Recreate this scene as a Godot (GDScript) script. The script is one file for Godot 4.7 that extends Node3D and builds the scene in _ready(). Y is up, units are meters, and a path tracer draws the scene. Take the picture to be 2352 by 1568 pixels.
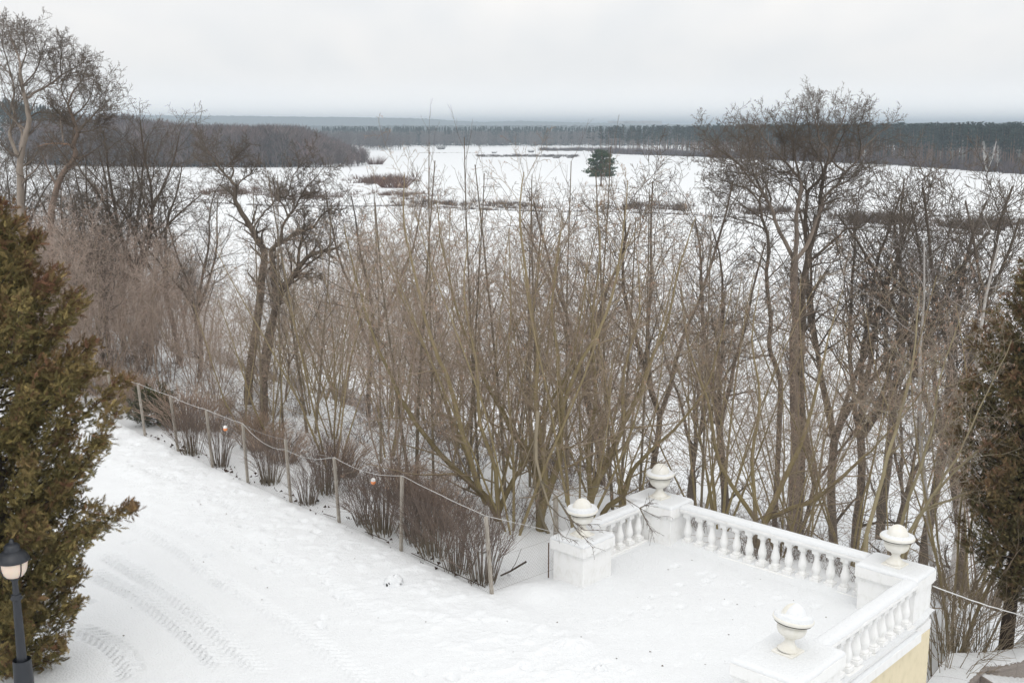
extends Node3D
# A snowy terrace above a thicket and a frozen flood plain, overcast day. Metres, y up, camera about 9 m above the terrace.

const FOCAL := 2554.2          # the lens in units of a 2352-wide frame
const MID := Vector2(1176.0, 784.1)
const HORIZON := 290.5
const EYE := 9.0
const VALLEY := -11.0
const CORNER := Vector2(-0.39, -20.35)     # the wire fence's corner post (x, z)
const ALONG := Vector2(-0.6746, -0.7382)   # along the fence, away from the corner
const BEYOND := Vector2(0.7382, -0.6746)   # over the fence, down the bank
const TERRACE := Vector2(1.41, -20.7)      # the terrace's own axes start at the first pier's corner
const TS := Vector2(0.682, -0.731)
const TT := Vector2(0.731, 0.682)
const LOWER := -2.5                         # the yard with the granite stairs
const FOG := 0.00036

var pitch := 0.0
var rng := RandomNumberGenerator.new()
var n_low := FastNoiseLite.new()
var n_mid := FastNoiseLite.new()
var n_fine := FastNoiseLite.new()
var taken := {}
var M := {}

# ---------------------------------------------------------------- helpers

class Geo:
	var v := PackedVector3Array()
	var n := PackedVector3Array()
	var c := PackedColorArray()
	var ix := PackedInt32Array()

	func tube(p: PackedVector3Array, r0: float, r1: float, sides: int, c0: Color, c1: Color, cap := false) -> void:
		var m := p.size()
		if m < 2:
			return
		var t := (p[1] - p[0]).normalized()
		var u := t.cross(Vector3(0.31, 0.17, 0.93)).normalized()
		var base := v.size()
		for i in m:
			if i > 0:
				t = (p[mini(i + 1, m - 1)] - p[i - 1]).normalized()
				u = (u - t * u.dot(t)).normalized()
			var w := t.cross(u)
			var f := float(i) / (m - 1)
			var r := lerpf(r0, r1, f)
			var col := c0.lerp(c1, f)
			for k in sides:
				var a := TAU * k / sides
				var d := u * cos(a) + w * sin(a)
				v.append(p[i] + d * r)
				n.append(d)
				c.append(col * (0.86 + 0.28 * fposmod(sin(float(v.size()) * 12.9898) * 43758.5453, 1.0)) if sides > 4 else col)
		for i in m - 1:
			for k in sides:
				var a := base + i * sides + k
				var b := base + i * sides + (k + 1) % sides
				ix.append_array(PackedInt32Array([a, a + sides, b, b, a + sides, b + sides]))
		if cap:
			for e in [0, m - 1]:
				var s := v.size()
				var nn := (p[0] - p[1]).normalized() if e == 0 else (p[m - 1] - p[m - 2]).normalized()
				for k in sides:
					v.append(v[base + e * sides + k])
					n.append(nn)
					c.append(c1 if e else c0)
				for k in range(1, sides - 1):
					ix.append_array(PackedInt32Array([s, s + k, s + k + 1] if e == 0 else [s, s + k + 1, s + k]))

	func tri(a: Vector3, b: Vector3, d: Vector3, col: Color) -> void:     # counter-clockwise seen from outside
		var nn := (b - a).cross(d - a).normalized()
		var s := v.size()
		v.append_array(PackedVector3Array([a, b, d]))
		n.append_array(PackedVector3Array([nn, nn, nn]))
		c.append_array(PackedColorArray([col, col, col]))
		ix.append_array(PackedInt32Array([s, s + 2, s + 1]))

	func quad(a: Vector3, b: Vector3, d: Vector3, e: Vector3, col: Color) -> void:
		tri(a, b, d, col)
		tri(a, d, e, col)

	func box(lo: Vector3, hi: Vector3, bev := 0.0, col := Color.WHITE, xf := Transform3D()) -> void:   # chamfered
		var mid := (lo + hi) / 2
		var h := (hi - lo) / 2
		var bv := minf(bev, minf(h.x, minf(h.y, h.z)) * 0.9)
		var P := func(sx: float, sy: float, sz: float, ax: int) -> Vector3:
			var q := Vector3(h.x - bv, h.y - bv, h.z - bv)
			q[ax] = h[ax]
			return xf * (mid + Vector3(sx * q.x, sy * q.y, sz * q.z))
		for ax in 3:
			var a1 := (ax + 1) % 3
			var a2 := (ax + 2) % 3
			for s in [-1.0, 1.0]:
				var cs := []
				for uv in [[-1.0, -1.0], [1.0, -1.0], [1.0, 1.0], [-1.0, 1.0]]:
					var q := Vector3.ZERO
					q[ax] = s
					q[a1] = uv[0]
					q[a2] = uv[1]
					cs.append(P.call(q.x, q.y, q.z, ax))
				if s > 0:
					quad(cs[0], cs[1], cs[2], cs[3], col)
				else:
					quad(cs[3], cs[2], cs[1], cs[0], col)
				if bv > 0.0:      # the chamfer between this face and the face of a1, both signs
					for s1 in [-1.0, 1.0]:
						var e := []
						for s2 in [-1.0, 1.0]:
							var q := Vector3.ZERO
							q[ax] = s
							q[a1] = s1
							q[a2] = s2
							e.append(P.call(q.x, q.y, q.z, ax))
							e.append(P.call(q.x, q.y, q.z, a1))
						if s * s1 > 0:
							quad(e[0], e[1], e[3], e[2], col)
						else:
							quad(e[2], e[3], e[1], e[0], col)
		if bv > 0.0:
			for sx in [-1.0, 1.0]:
				for sy in [-1.0, 1.0]:
					for sz in [-1.0, 1.0]:
						var a: Vector3 = P.call(sx, sy, sz, 0)
						var b: Vector3 = P.call(sx, sy, sz, 1)
						var d: Vector3 = P.call(sx, sy, sz, 2)
						if sx * sy * sz > 0:
							tri(a, b, d, col)
						else:
							tri(a, d, b, col)

	func lathe(prof: Array, segs: int, col := Color.WHITE, xf := Transform3D()) -> void:   # prof: Vector2(radius, height) from the foot up
		var m := prof.size()
		var ns := []
		for i in m - 1:
			var d: Vector2 = prof[i + 1] - prof[i]
			ns.append(Vector2(d.y, -d.x).normalized())
		for i in m - 1:
			var na: Vector2 = ns[i]
			var nb: Vector2 = ns[i]
			if i > 0 and na.dot(ns[i - 1]) > 0.6:
				na = (na + ns[i - 1]).normalized()
			if i < m - 2 and nb.dot(ns[i + 1]) > 0.6:
				nb = (nb + ns[i + 1]).normalized()
			var s := v.size()
			for k in segs + 1:
				var a := TAU * k / segs
				var ca := cos(a)
				var sa := sin(a)
				v.append(xf * Vector3(prof[i].x * ca, prof[i].y, prof[i].x * sa))
				n.append(xf.basis * Vector3(na.x * ca, na.y, na.x * sa))
				v.append(xf * Vector3(prof[i + 1].x * ca, prof[i + 1].y, prof[i + 1].x * sa))
				n.append(xf.basis * Vector3(nb.x * ca, nb.y, nb.x * sa))
				c.append(col)
				c.append(col)
			for k in segs:
				var a := s + k * 2
				ix.append_array(PackedInt32Array([a, a + 2, a + 1, a + 1, a + 2, a + 3]))

	func sheet(rows: int, cols: int, pts: PackedVector3Array, col: Color) -> void:   # smooth grid, normals up
		var s := v.size()
		for r in rows:
			for k in cols:
				var i := r * cols + k
				var du := pts[r * cols + mini(k + 1, cols - 1)] - pts[r * cols + maxi(k - 1, 0)]
				var dv := pts[mini(r + 1, rows - 1) * cols + k] - pts[maxi(r - 1, 0) * cols + k]
				var nn := dv.cross(du)
				n.append((nn if nn.y >= 0 else -nn).normalized())
				c.append(col)
				v.append(pts[i])
		var up := (pts[cols] - pts[0]).cross(pts[1] - pts[0]).y > 0
		for r in rows - 1:
			for k in cols - 1:
				var a := s + r * cols + k
				var b := a + cols
				if up:
					ix.append_array(PackedInt32Array([a, a + 1, b, a + 1, b + 1, b]))
				else:
					ix.append_array(PackedInt32Array([a, b, a + 1, a + 1, b, b + 1]))

	func mesh() -> ArrayMesh:
		var a := []
		a.resize(Mesh.ARRAY_MAX)
		a[Mesh.ARRAY_VERTEX] = v
		a[Mesh.ARRAY_NORMAL] = n
		a[Mesh.ARRAY_COLOR] = c
		a[Mesh.ARRAY_INDEX] = ix
		var m := ArrayMesh.new()
		m.add_surface_from_arrays(Mesh.PRIMITIVE_TRIANGLES, a)
		return m


func numbered(called: String) -> String:
	if not taken.has(called):
		taken[called] = 0
		return called
	taken[called] += 1
	return "%s_%03d" % [called, taken[called]]

func tag(o: Node, label := "", category := "", group := "", kind := "") -> Node:
	if label:
		o.set_meta("label", label)
	if category:
		o.set_meta("category", category)
	if group:
		o.set_meta("group", group)
	if kind:
		o.set_meta("kind", kind)
	return o

func base(called: String, where := Vector3.ZERO) -> Node3D:
	var o := Node3D.new()
	o.name = numbered(called)
	add_child(o)
	o.position = where
	return o

func obj(called: String, what, m: Material, parent: Node = null) -> MeshInstance3D:
	var o := MeshInstance3D.new()
	o.name = called if parent else numbered(called)
	o.mesh = what.mesh() if what is Geo else what
	o.material_override = m
	(parent if parent else self).add_child(o, true)
	return o

func many(called: String, what: Mesh, m: Material, at: Array, tint: Array, parent: Node = null) -> MultiMeshInstance3D:
	var mm := MultiMesh.new()
	mm.transform_format = MultiMesh.TRANSFORM_3D
	mm.use_colors = tint.size() > 0
	mm.mesh = what
	mm.instance_count = at.size()
	for i in at.size():
		mm.set_instance_transform(i, at[i])
		if tint.size() > 0:
			mm.set_instance_color(i, tint[i])
	var o := MultiMeshInstance3D.new()
	o.name = called if parent else numbered(called)
	o.multimesh = mm
	o.material_override = m
	(parent if parent else self).add_child(o, true)
	o.set_meta("kind", "stuff")
	return o

func paint(r: float, g: float, b: float, rough := 0.9, spec := 0.3) -> StandardMaterial3D:    # linear base colour
	var m := StandardMaterial3D.new()
	m.albedo_color = Color(r, g, b).linear_to_srgb()
	m.roughness = rough
	m.metallic_specular = spec
	return m

func tinted(rough := 0.9, spec := 0.2) -> StandardMaterial3D:    # colour from the vertices or the copies
	var m := StandardMaterial3D.new()
	m.vertex_color_use_as_albedo = true
	m.roughness = rough
	m.metallic_specular = spec
	return m

func ray(px: float, py: float) -> Vector3:
	var dy := py - MID.y
	return Vector3(px - MID.x, -(dy * cos(pitch) + FOCAL * sin(pitch)), -(FOCAL * cos(pitch) - dy * sin(pitch)))

func at(px: float, py: float, dist: float) -> Vector3:      # the point seen there, so many metres ahead
	var r := ray(px, py)
	return Vector3(0, EYE, 0) + r * (dist / -r.z)

func on(px: float, py: float, level := 0.0) -> Vector3:     # the point seen there on level ground
	var r := ray(px, py)
	return Vector3(0, EYE, 0) + r * ((level - EYE) / r.y)

func px_of(p: Vector3) -> float:
	var d := p - Vector3(0, EYE, 0)
	var fwd := -d.z * cos(pitch) - d.y * sin(pitch)
	return MID.x + d.x / fwd * FOCAL

func ter(s: float, t: float, y := 0.0) -> Vector3:
	var q := TERRACE + TS * s + TT * t
	return Vector3(q.x, y, q.y)

func terrace_frame(s: float, t: float, y := 0.0) -> Transform3D:    # x along t, z against s
	return Transform3D(Basis(Vector3(TT.x, 0, TT.y), Vector3.UP, Vector3(-TS.x, 0, -TS.y)), ter(s, t, y))

func fen(p: float, q: float, y := 0.0) -> Vector3:
	var w := CORNER + ALONG * p + BEYOND * q
	return Vector3(w.x, y, w.y)

func table(keys: Array, x: float) -> float:      # [[x, y], ...] joined by straight lines
	if x <= keys[0][0]:
		return keys[0][1]
	for i in range(1, keys.size()):
		if x <= keys[i][0]:
			return lerpf(keys[i - 1][1], keys[i][1], (x - keys[i - 1][0]) / (keys[i][0] - keys[i - 1][0]))
	return keys[-1][1]

func ground(x: float, z: float) -> float:         # the lie of the land
	var w := Vector2(x, z) - CORNER
	var p := w.dot(ALONG)
	var q := w.dot(BEYOND)
	var y := VALLEY * smoothstep(1.2, 36.0, q)
	var t := (Vector2(x, z) - TERRACE).dot(TT)
	var low := minf(y, LOWER - smoothstep(6.0, 34.0, q) * (-LOWER - VALLEY - 5.0))
	low -= 0.85 * smoothstep(5.35, 5.6, t) * (1.0 - smoothstep(9.0, 16.0, q))
	y = lerpf(y, low, smoothstep(5.45, 5.6, t) if q < 5.0 else smoothstep(3.0, 4.5, t))
	y += 0.12 * n_low.get_noise_2d(x, z) * smoothstep(0.5, 4.0, q)
	if q > 20.0:
		y += 0.35 * n_low.get_noise_2d(x * 0.07, z * 0.07) * smoothstep(20.0, 60.0, q) * (1.0 - smoothstep(300.0, 900.0, q))
	y += 28.0 * exp(-pow((x + 329.0) / 77.0, 2.0) - pow((z + 700.0) / 110.0, 2.0))
	return y

# ---------------------------------------------------------------- the sky

func overcast() -> ImageTexture:       # an even grey cover with soft folds; only air and cloud
	var w := 1024
	var h := 512
	var f := FastNoiseLite.new()
	f.seed = 11
	f.frequency = 1.0
	f.fractal_octaves = 5
	var data := PackedFloat32Array()
	data.resize(w * h * 3)
	var i := 0
	for y in h:
		var el := PI * (0.5 - (y + 0.5) / h)
		var se := sin(el)
		var ce := cos(el)
		for x in w:
			var v := 0.84
			var tone := 0.0
			if el > 0.0:
				var az := TAU * (x + 0.5) / w
				var k := 1.0 / (se + 0.16)
				var a := f.get_noise_3d(cos(az) * ce * k * 0.55, 3.0, sin(az) * ce * k * 1.5)
				var b := f.get_noise_3d(cos(az) * ce * k * 1.6 + 9.0, 7.0, sin(az) * ce * k * 3.6)
				tone = (a * 0.75 + b * 0.35) * smoothstep(0.0, 0.07, se)
				v = 0.865 * (1.0 + 0.5 * se) + 0.46 * exp(-pow(se / 0.030, 2.0)) + 0.08 * tone
			data[i] = v * (1.0 + 0.03 * tone)
			data[i + 1] = v
			data[i + 2] = v * (0.998 - 0.03 * tone)
			i += 3
	var im := Image.create_from_data(w, h, false, Image.FORMAT_RGBF, data.to_byte_array())
	return ImageTexture.create_from_image(im)

func _ready() -> void:
	pitch = atan((MID.y - HORIZON) / FOCAL)
	var cam := Camera3D.new()
	cam.name = "camera"
	cam.position = Vector3(0, EYE, 0)
	cam.rotation = Vector3(-pitch, 0, 0)
	cam.fov = rad_to_deg(2.0 * atan(784.0 / FOCAL))
	cam.near = 0.1
	cam.far = 20000.0
	cam.current = true
	add_child(cam)
	var env := Environment.new()
	env.background_mode = Environment.BG_SKY
	var sky := Sky.new()
	var pano := PanoramaSkyMaterial.new()
	pano.panorama = overcast()
	pano.energy_multiplier = 1.0
	sky.sky_material = pano
	env.sky = sky
	env.tonemap_mode = Environment.TONE_MAPPER_LINEAR
	env.tonemap_exposure = 1.07
	env.sdfgi_enabled = true
	env.ssao_enabled = true
	env.ssil_enabled = true
	env.fog_enabled = true
	env.fog_density = FOG
	env.fog_light_color = Color(0.88, 0.945, 1.0)
	var we := WorldEnvironment.new()
	we.name = "world_environment"
	we.environment = env
	add_child(we)
	var sun := DirectionalLight3D.new()
	sun.name = "sun"
	sun.light_energy = 0.2
	sun.light_color = Color(1.0, 0.985, 0.96)
	sun.light_angular_distance = 30.0
	sun.shadow_enabled = true
	sun.rotation_degrees = Vector3(-52, 2, 0)
	add_child(sun)

	rng.seed = 20
	n_low.seed = 3
	n_low.frequency = 0.45
	n_mid.seed = 5
	n_mid.frequency = 1.7
	n_mid.fractal_octaves = 3
	n_fine.seed = 8
	n_fine.frequency = 9.0
	n_fine.fractal_octaves = 2
	M.snow = paint(0.775, 0.79, 0.805, 0.85, 0.25)
	M.white = paint(0.82, 0.82, 0.815, 0.7, 0.3)
	M.stone = paint(0.70, 0.68, 0.63, 0.8, 0.25)
	M.cream = paint(0.76, 0.67, 0.49, 0.85, 0.2)
	M.iron = paint(0.022, 0.025, 0.032, 0.45, 0.5)
	M.bark = tinted(0.92, 0.15)
	M.leaf = tinted(0.8, 0.2)
	M.leaf.backlight_enabled = true
	M.leaf.backlight = Color(0.3, 0.3, 0.3)
	M.far = tinted(1.0, 0.0)
	M.wire = tinted(0.6, 0.4)
	grains()
	land()
	road_and_floor()
	far_country()
	terrace()
	fence()
	lamp()
	stairs()
	conifers()
	thicket()
	litter()
	for o in get_children():
		if o is Node3D and not o.has_meta("kind") and not o.has_meta("label") and not (o is Camera3D or o is Light3D):
			print("no label: ", o.name)

func grains() -> void:      # fine relief for snow, render and wood
	var f := FastNoiseLite.new()
	f.frequency = 0.03
	f.fractal_octaves = 4
	var t := NoiseTexture2D.new()
	t.noise = f
	t.width = 512
	t.height = 512
	t.seamless = true
	for k in ["snow", "white", "stone", "cream"]:
		var m: StandardMaterial3D = M[k]
		m.heightmap_enabled = true
		m.heightmap_texture = t
		m.heightmap_scale = 1.4 if k == "snow" else 0.5
		m.uv1_triplanar = true
		m.uv1_world_triplanar = true
		m.uv1_scale = Vector3.ONE * (1.1 if k == "snow" else 2.3)
	M.weathered = paint(0.36, 0.33, 0.28, 0.9, 0.2)
	var g := FastNoiseLite.new()
	g.frequency = 0.02
	var ramp := Gradient.new()
	ramp.set_color(0, Color(0.50, 0.47, 0.43))
	ramp.set_color(1, Color(0.77, 0.745, 0.71))
	var t2 := NoiseTexture2D.new()
	t2.noise = g
	t2.width = 256
	t2.height = 256
	t2.seamless = true
	t2.color_ramp = ramp
	M.weathered.albedo_color = Color.WHITE
	M.weathered.albedo_texture = t2
	M.weathered.uv1_triplanar = true
	M.weathered.uv1_scale = Vector3(9, 1.2, 9)
	# stained stone for the urns, granite for the kerb
	var t3 := NoiseTexture2D.new()
	var st := FastNoiseLite.new()
	st.frequency = 0.008
	st.fractal_octaves = 5
	var r3 := Gradient.new()
	r3.set_color(0, Color(0.87, 0.855, 0.81))
	r3.set_color(1, Color(0.935, 0.93, 0.915))
	t3.noise = st
	t3.width = 256
	t3.height = 256
	t3.seamless = true
	t3.color_ramp = r3
	M.stone.albedo_color = Color.WHITE
	M.stone.albedo_texture = t3
	for k in ["white", "cream"]:      # weather stains on the painted render
		var sn := FastNoiseLite.new()
		sn.frequency = 0.012
		sn.fractal_octaves = 5
		var sr := Gradient.new()
		sr.set_color(0, Color(0.86, 0.855, 0.835) if k == "white" else Color(0.83, 0.78, 0.66))
		sr.set_color(1, Color(0.955, 0.955, 0.955) if k == "white" else Color(0.91, 0.86, 0.75))
		sr.add_point(0.35, Color(0.935, 0.935, 0.93) if k == "white" else Color(0.885, 0.84, 0.725))
		var tx := NoiseTexture2D.new()
		tx.noise = sn
		tx.width = 512
		tx.height = 512
		tx.seamless = true
		tx.color_ramp = sr
		M[k].albedo_color = Color.WHITE
		M[k].albedo_texture = tx
		M[k].uv1_scale = Vector3(1.3, 0.5, 1.3)
	M.granite = paint(0.3, 0.27, 0.25, 0.85, 0.3)
	var t4 := NoiseTexture2D.new()
	var sp := FastNoiseLite.new()
	sp.frequency = 0.09
	sp.fractal_octaves = 4
	var r4 := Gradient.new()
	r4.set_color(0, Color(0.46, 0.43, 0.41))
	r4.set_color(1, Color(0.72, 0.685, 0.655))
	t4.noise = sp
	t4.width = 256
	t4.height = 256
	t4.seamless = true
	t4.color_ramp = r4
	M.granite.albedo_color = Color.WHITE
	M.granite.albedo_texture = t4
	M.granite.uv1_triplanar = true
	M.granite.uv1_world_triplanar = true
	M.granite.uv1_scale = Vector3.ONE * 1.7

# ---------------------------------------------------------------- ground

func covered(x: float, z: float) -> bool:      # where a finer sheet lies on top
	var w := Vector2(x, z) - CORNER
	var p := w.dot(ALONG)
	var q := w.dot(BEYOND)
	if p > -10.4 and p < 20.4 and q > -9.9 and q < 0.9:
		return true
	var d := Vector2(x, z) - TERRACE
	var t := d.dot(TT)
	var s := d.dot(TS)
	return t > -0.7 and t < 5.5 and s > -3.2 and s < 3.5

func land() -> void:
	var g := Geo.new()
	var rows := 400
	var az := PackedFloat32Array()
	for i in 321:      # dense where the photograph looks
		az.append(-0.62 + 1.24 * i / 320.0)
	var wide := PackedFloat32Array()
	for i in 30:
		wide.append(-PI + (PI - 0.62) * i / 30.0)
	wide.append_array(az)
	for i in 31:
		wide.append(0.62 + (PI - 0.62) * i / 30.0)
	wide.append(PI)
	var cols := wide.size()
	var pts := PackedVector3Array()
	pts.resize(rows * cols)
	for r in rows:
		var d := 3.0 * pow(11500.0 / 3.0, float(r) / (rows - 1))
		for k in cols:
			var x := d * sin(wide[k])
			var z := -d * cos(wide[k])
			var y := ground(x, z)
			if d < 45.0 and covered(x, z):
				y -= 0.35
			pts[r * cols + k] = Vector3(x, y, z)
	g.sheet(rows, cols, pts, Color.WHITE)
	tag(obj("snow_ground", g, M.snow), "snow covered bank and flood plain running out to the horizon", "", "", "structure")

var tracks := []       # [p0, q0, p1, q1, half width, depth]

func micro(x: float, z: float) -> float:
	var w := Vector2(x, z) - CORNER
	var p := w.dot(ALONG)
	var q := w.dot(BEYOND)
	var y := 0.035 * n_low.get_noise_2d(x, z) + 0.009 * n_mid.get_noise_2d(x, z) + 0.0025 * n_fine.get_noise_2d(x, z)
	var t := (Vector2(x, z) - TERRACE).dot(TT)
	var bank := smoothstep(-3.2, -1.4, q) * (1.0 - smoothstep(-0.4, 0.3, q)) * smoothstep(-4.0, -1.0, p + 1.5)
	if bank > 0.0:
		var l := n_mid.get_noise_2d(x * 0.8 + 30.0, z * 0.8)
		y += bank * (0.09 + 0.10 * maxf(0.0, l) + 0.012 * n_fine.get_noise_2d(x * 0.7, z * 0.7))
	# the heap between the corner post and the first pier
	y += 0.16 * exp(-pow((x - 0.45) / 0.6, 2.0) - pow((z + 20.55) / 0.45, 2.0))
	for k in tracks:
		var f: float = (p - k[0]) / (k[2] - k[0])
		if f < -0.02 or f > 1.02:
			continue
		var d: float = q - lerpf(k[1], k[3], f) - 0.25 * sin(f * 3.0)
		var hw: float = k[4]
		if absf(d) < hw:
			var edge := smoothstep(hw, hw * 0.75, absf(d)) * smoothstep(-0.02, 0.08, f) * smoothstep(1.02, 0.9, f)
			var fade := 0.75 + 0.4 * n_low.get_noise_2d(x * 0.6 + k[0] * 9.0, z * 0.6)
			var ph := fposmod((p + signf(d) * 0.05 + absf(d) * 1.0) / 0.17, 1.0)
			var lug := smoothstep(0.0, 0.12, ph) * smoothstep(0.62, 0.42, ph)
			y -= edge * k[5] * (0.25 + 1.5 * maxf(0.0, fade) * lug)
	return y

func dent(pts: PackedVector3Array, rows: int, cols: int, r0: int, c0: int, nr: int, nc: int, depth: float, cell: Vector2) -> void:
	for r in range(maxi(r0 - nr * 2, 0), mini(r0 + nr * 2 + 1, rows)):
		for k in range(maxi(c0 - nc * 2, 0), mini(c0 + nc * 2 + 1, cols)):
			var d := Vector2(float(r - r0) / nr, float(k - c0) / nc).length()
			var h := -depth * (1.0 - smoothstep(0.55, 1.0, d)) + depth * 0.12 * exp(-pow((d - 1.2) / 0.28, 2.0))
			pts[r * cols + k].y += h

func road_and_floor() -> void:
	for k in [[520, 1240, 800, 1500, 0.27, 0.05], [640, 880, 1330, 1400, 0.26, 0.042], [745, 780, 1560, 1420, 0.25, 0.042], [735, 480, 1420, 920, 0.25, 0.028], [1300, 845, 2330, 1560, 0.25, 0.02], [1010, 215, 1560, 480, 0.24, 0.02], [1420, 600, 2300, 1080, 0.25, 0.016], [900, 470, 1700, 850, 0.2, 0.012]]:
		var a := on(k[0] / 2.6133 / 1.0884, (1107 + k[1] / 2.6133) / 1.0884)
		var b := on(k[2] / 2.6133 / 1.0884, (1107 + k[3] / 2.6133) / 1.0884)
		var wa := Vector2(a.x, a.z) - CORNER
		var wb := Vector2(b.x, b.z) - CORNER
		var stretch := (wb - wa) * 0.14
		wa -= stretch
		wb += stretch
		tracks.append([wa.dot(ALONG), wa.dot(BEYOND), wb.dot(ALONG), wb.dot(BEYOND), k[4], k[5]])
	var dp := 0.035
	var dq := 0.05
	var rows := int(30.6 / dp)
	var cols := int(10.9 / dq)
	var pts := PackedVector3Array()
	pts.resize(rows * cols)
	for r in rows:
		for k in cols:
			var f := fen(-10.2 + r * dp, -9.5 + k * dq)
			pts[r * cols + k] = Vector3(f.x, micro(f.x, f.z), f.z)
	for i in 64:       # boot prints, mostly along the bank beside the fence
		var p := rng.randf_range(-4.0, 18.0)
		var q := rng.randf_range(-3.2, -0.4) if i < 44 else rng.randf_range(-9.0, -0.5)
		dent(pts, rows, cols, int((p + 10.2) / dp), int((q + 9.5) / dq), 4, 2, rng.randf_range(0.03, 0.08), Vector2(dp, dq))
	var g := Geo.new()
	g.sheet(rows, cols, pts, Color.WHITE)
	tag(obj("snow_road", g, M.snow), "snowy drive with tyre tracks between the cedar and the wire fence", "", "", "structure")
	rows = int(7.0 / 0.045)
	cols = int(6.66 / 0.045)
	pts = PackedVector3Array()
	pts.resize(rows * cols)
	for r in rows:
		for k in cols:
			var s := -3.4 + r * 0.045
			var t := -1.0 + k * 0.045
			var f := ter(s, t)
			var up := lerpf(-0.03, 0.014, smoothstep(-1.0, -0.4, t) * smoothstep(-3.4, -2.0, s))
			# drifts against the balustrades
			up += 0.07 * smoothstep(3.0, 3.35, s) + 0.05 * smoothstep(5.0, 5.3, t)
			pts[r * cols + k] = Vector3(f.x, micro(f.x, f.z) + up, f.z)
	for path in [[-3.0, 1.2, 2.6, 1.5, 13], [-2.2, 0.2, 2.9, 3.6, 12], [2.2, 0.6, 2.5, 3.9, 8], [-2.6, 2.2, -0.4, 3.8, 6]]:
		for i in path[4]:
			var f: float = (i + 0.5) / path[4]
			var s := lerpf(path[0], path[2], f) + rng.randf_range(-0.12, 0.12)
			var t := lerpf(path[1], path[3], f) + (0.11 if i % 2 else -0.11)
			dent(pts, rows, cols, int((s + 3.4) / 0.045), int((t + 1.0) / 0.045), 3, 2, rng.randf_range(0.012, 0.04), Vector2.ONE)
	g = Geo.new()
	g.sheet(rows, cols, pts, Color.WHITE)
	tag(obj("terrace_floor", g, M.snow), "snow covered terrace floor inside the white balustrade", "", "", "structure")

# ---------------------------------------------------------------- terrace

func pad(g: Geo, x0: float, x1: float, z0: float, z1: float, y: float, h: float, xf: Transform3D, seed_at: float, cells := 14) -> void:   # a cushion of snow, rounded at its rim
	var nx := maxi(6, int((x1 - x0) / maxf(x1 - x0, z1 - z0) * cells) + 2)
	var nz := maxi(6, int((z1 - z0) / maxf(x1 - x0, z1 - z0) * cells) + 2)
	var pts := PackedVector3Array()
	for r in nz + 1:
		for k in nx + 1:
			# crowd the grid lines towards the rim
			var u := -cos(PI * k / nx)
			var w := -cos(PI * r / nz)
			var ex := clampf((1.0 - absf(u)) * (x1 - x0) / 2.0 / 0.07, 0.0, 1.0)
			var ez := clampf((1.0 - absf(w)) * (z1 - z0) / 2.0 / 0.07, 0.0, 1.0)
			var rim := sqrt(1.0 - (1.0 - ex) * (1.0 - ex)) * sqrt(1.0 - (1.0 - ez) * (1.0 - ez))
			var x := lerpf(x0, x1, u * 0.5 + 0.5)
			var z := lerpf(z0, z1, w * 0.5 + 0.5)
			var wob := 0.012 * n_mid.get_noise_2d(x * 2.0 + seed_at, z * 2.0 + seed_at)
			pts.append(xf * Vector3(x + wob, y - 0.004 + rim * h * (1.0 + 6.0 * wob), z + wob * 0.7))
	g.sheet(nz + 1, nx + 1, pts, Color.WHITE)

func pier(label: String, s0: float, s1: float, t0: float, t1: float, top: float) -> Node3D:
	var o := base("pier", ter((s0 + s1) / 2, (t0 + t1) / 2))
	o.basis = terrace_frame(0, 0).basis
	tag(o, label, "pier", "white piers of the balustrade")
	var w := (t1 - t0) / 2
	var d := (s1 - s0) / 2
	var over := 0.055
	var g := Geo.new()
	g.box(Vector3(-w + over, -0.6, -d + over), Vector3(w - over, top - 0.22, d - over), 0.008)
	obj("pier_body", g, M.white, o)
	g = Geo.new()
	g.box(Vector3(-w, top - 0.22, -d), Vector3(w, top, d), 0.018)
	g.box(Vector3(-w + 0.025, top - 0.255, -d + 0.025), Vector3(w - 0.025, top - 0.222, d - 0.025), 0.008)
	obj("pier_cap", g, M.white, o)
	g = Geo.new()
	pad(g, -w + 0.004, w - 0.004, -d + 0.004, d - 0.004, top, 0.065, Transform3D(), s0 * 7.0 + t0, 22)
	obj("snow_cap", g, M.snow, o)
	return o

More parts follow.
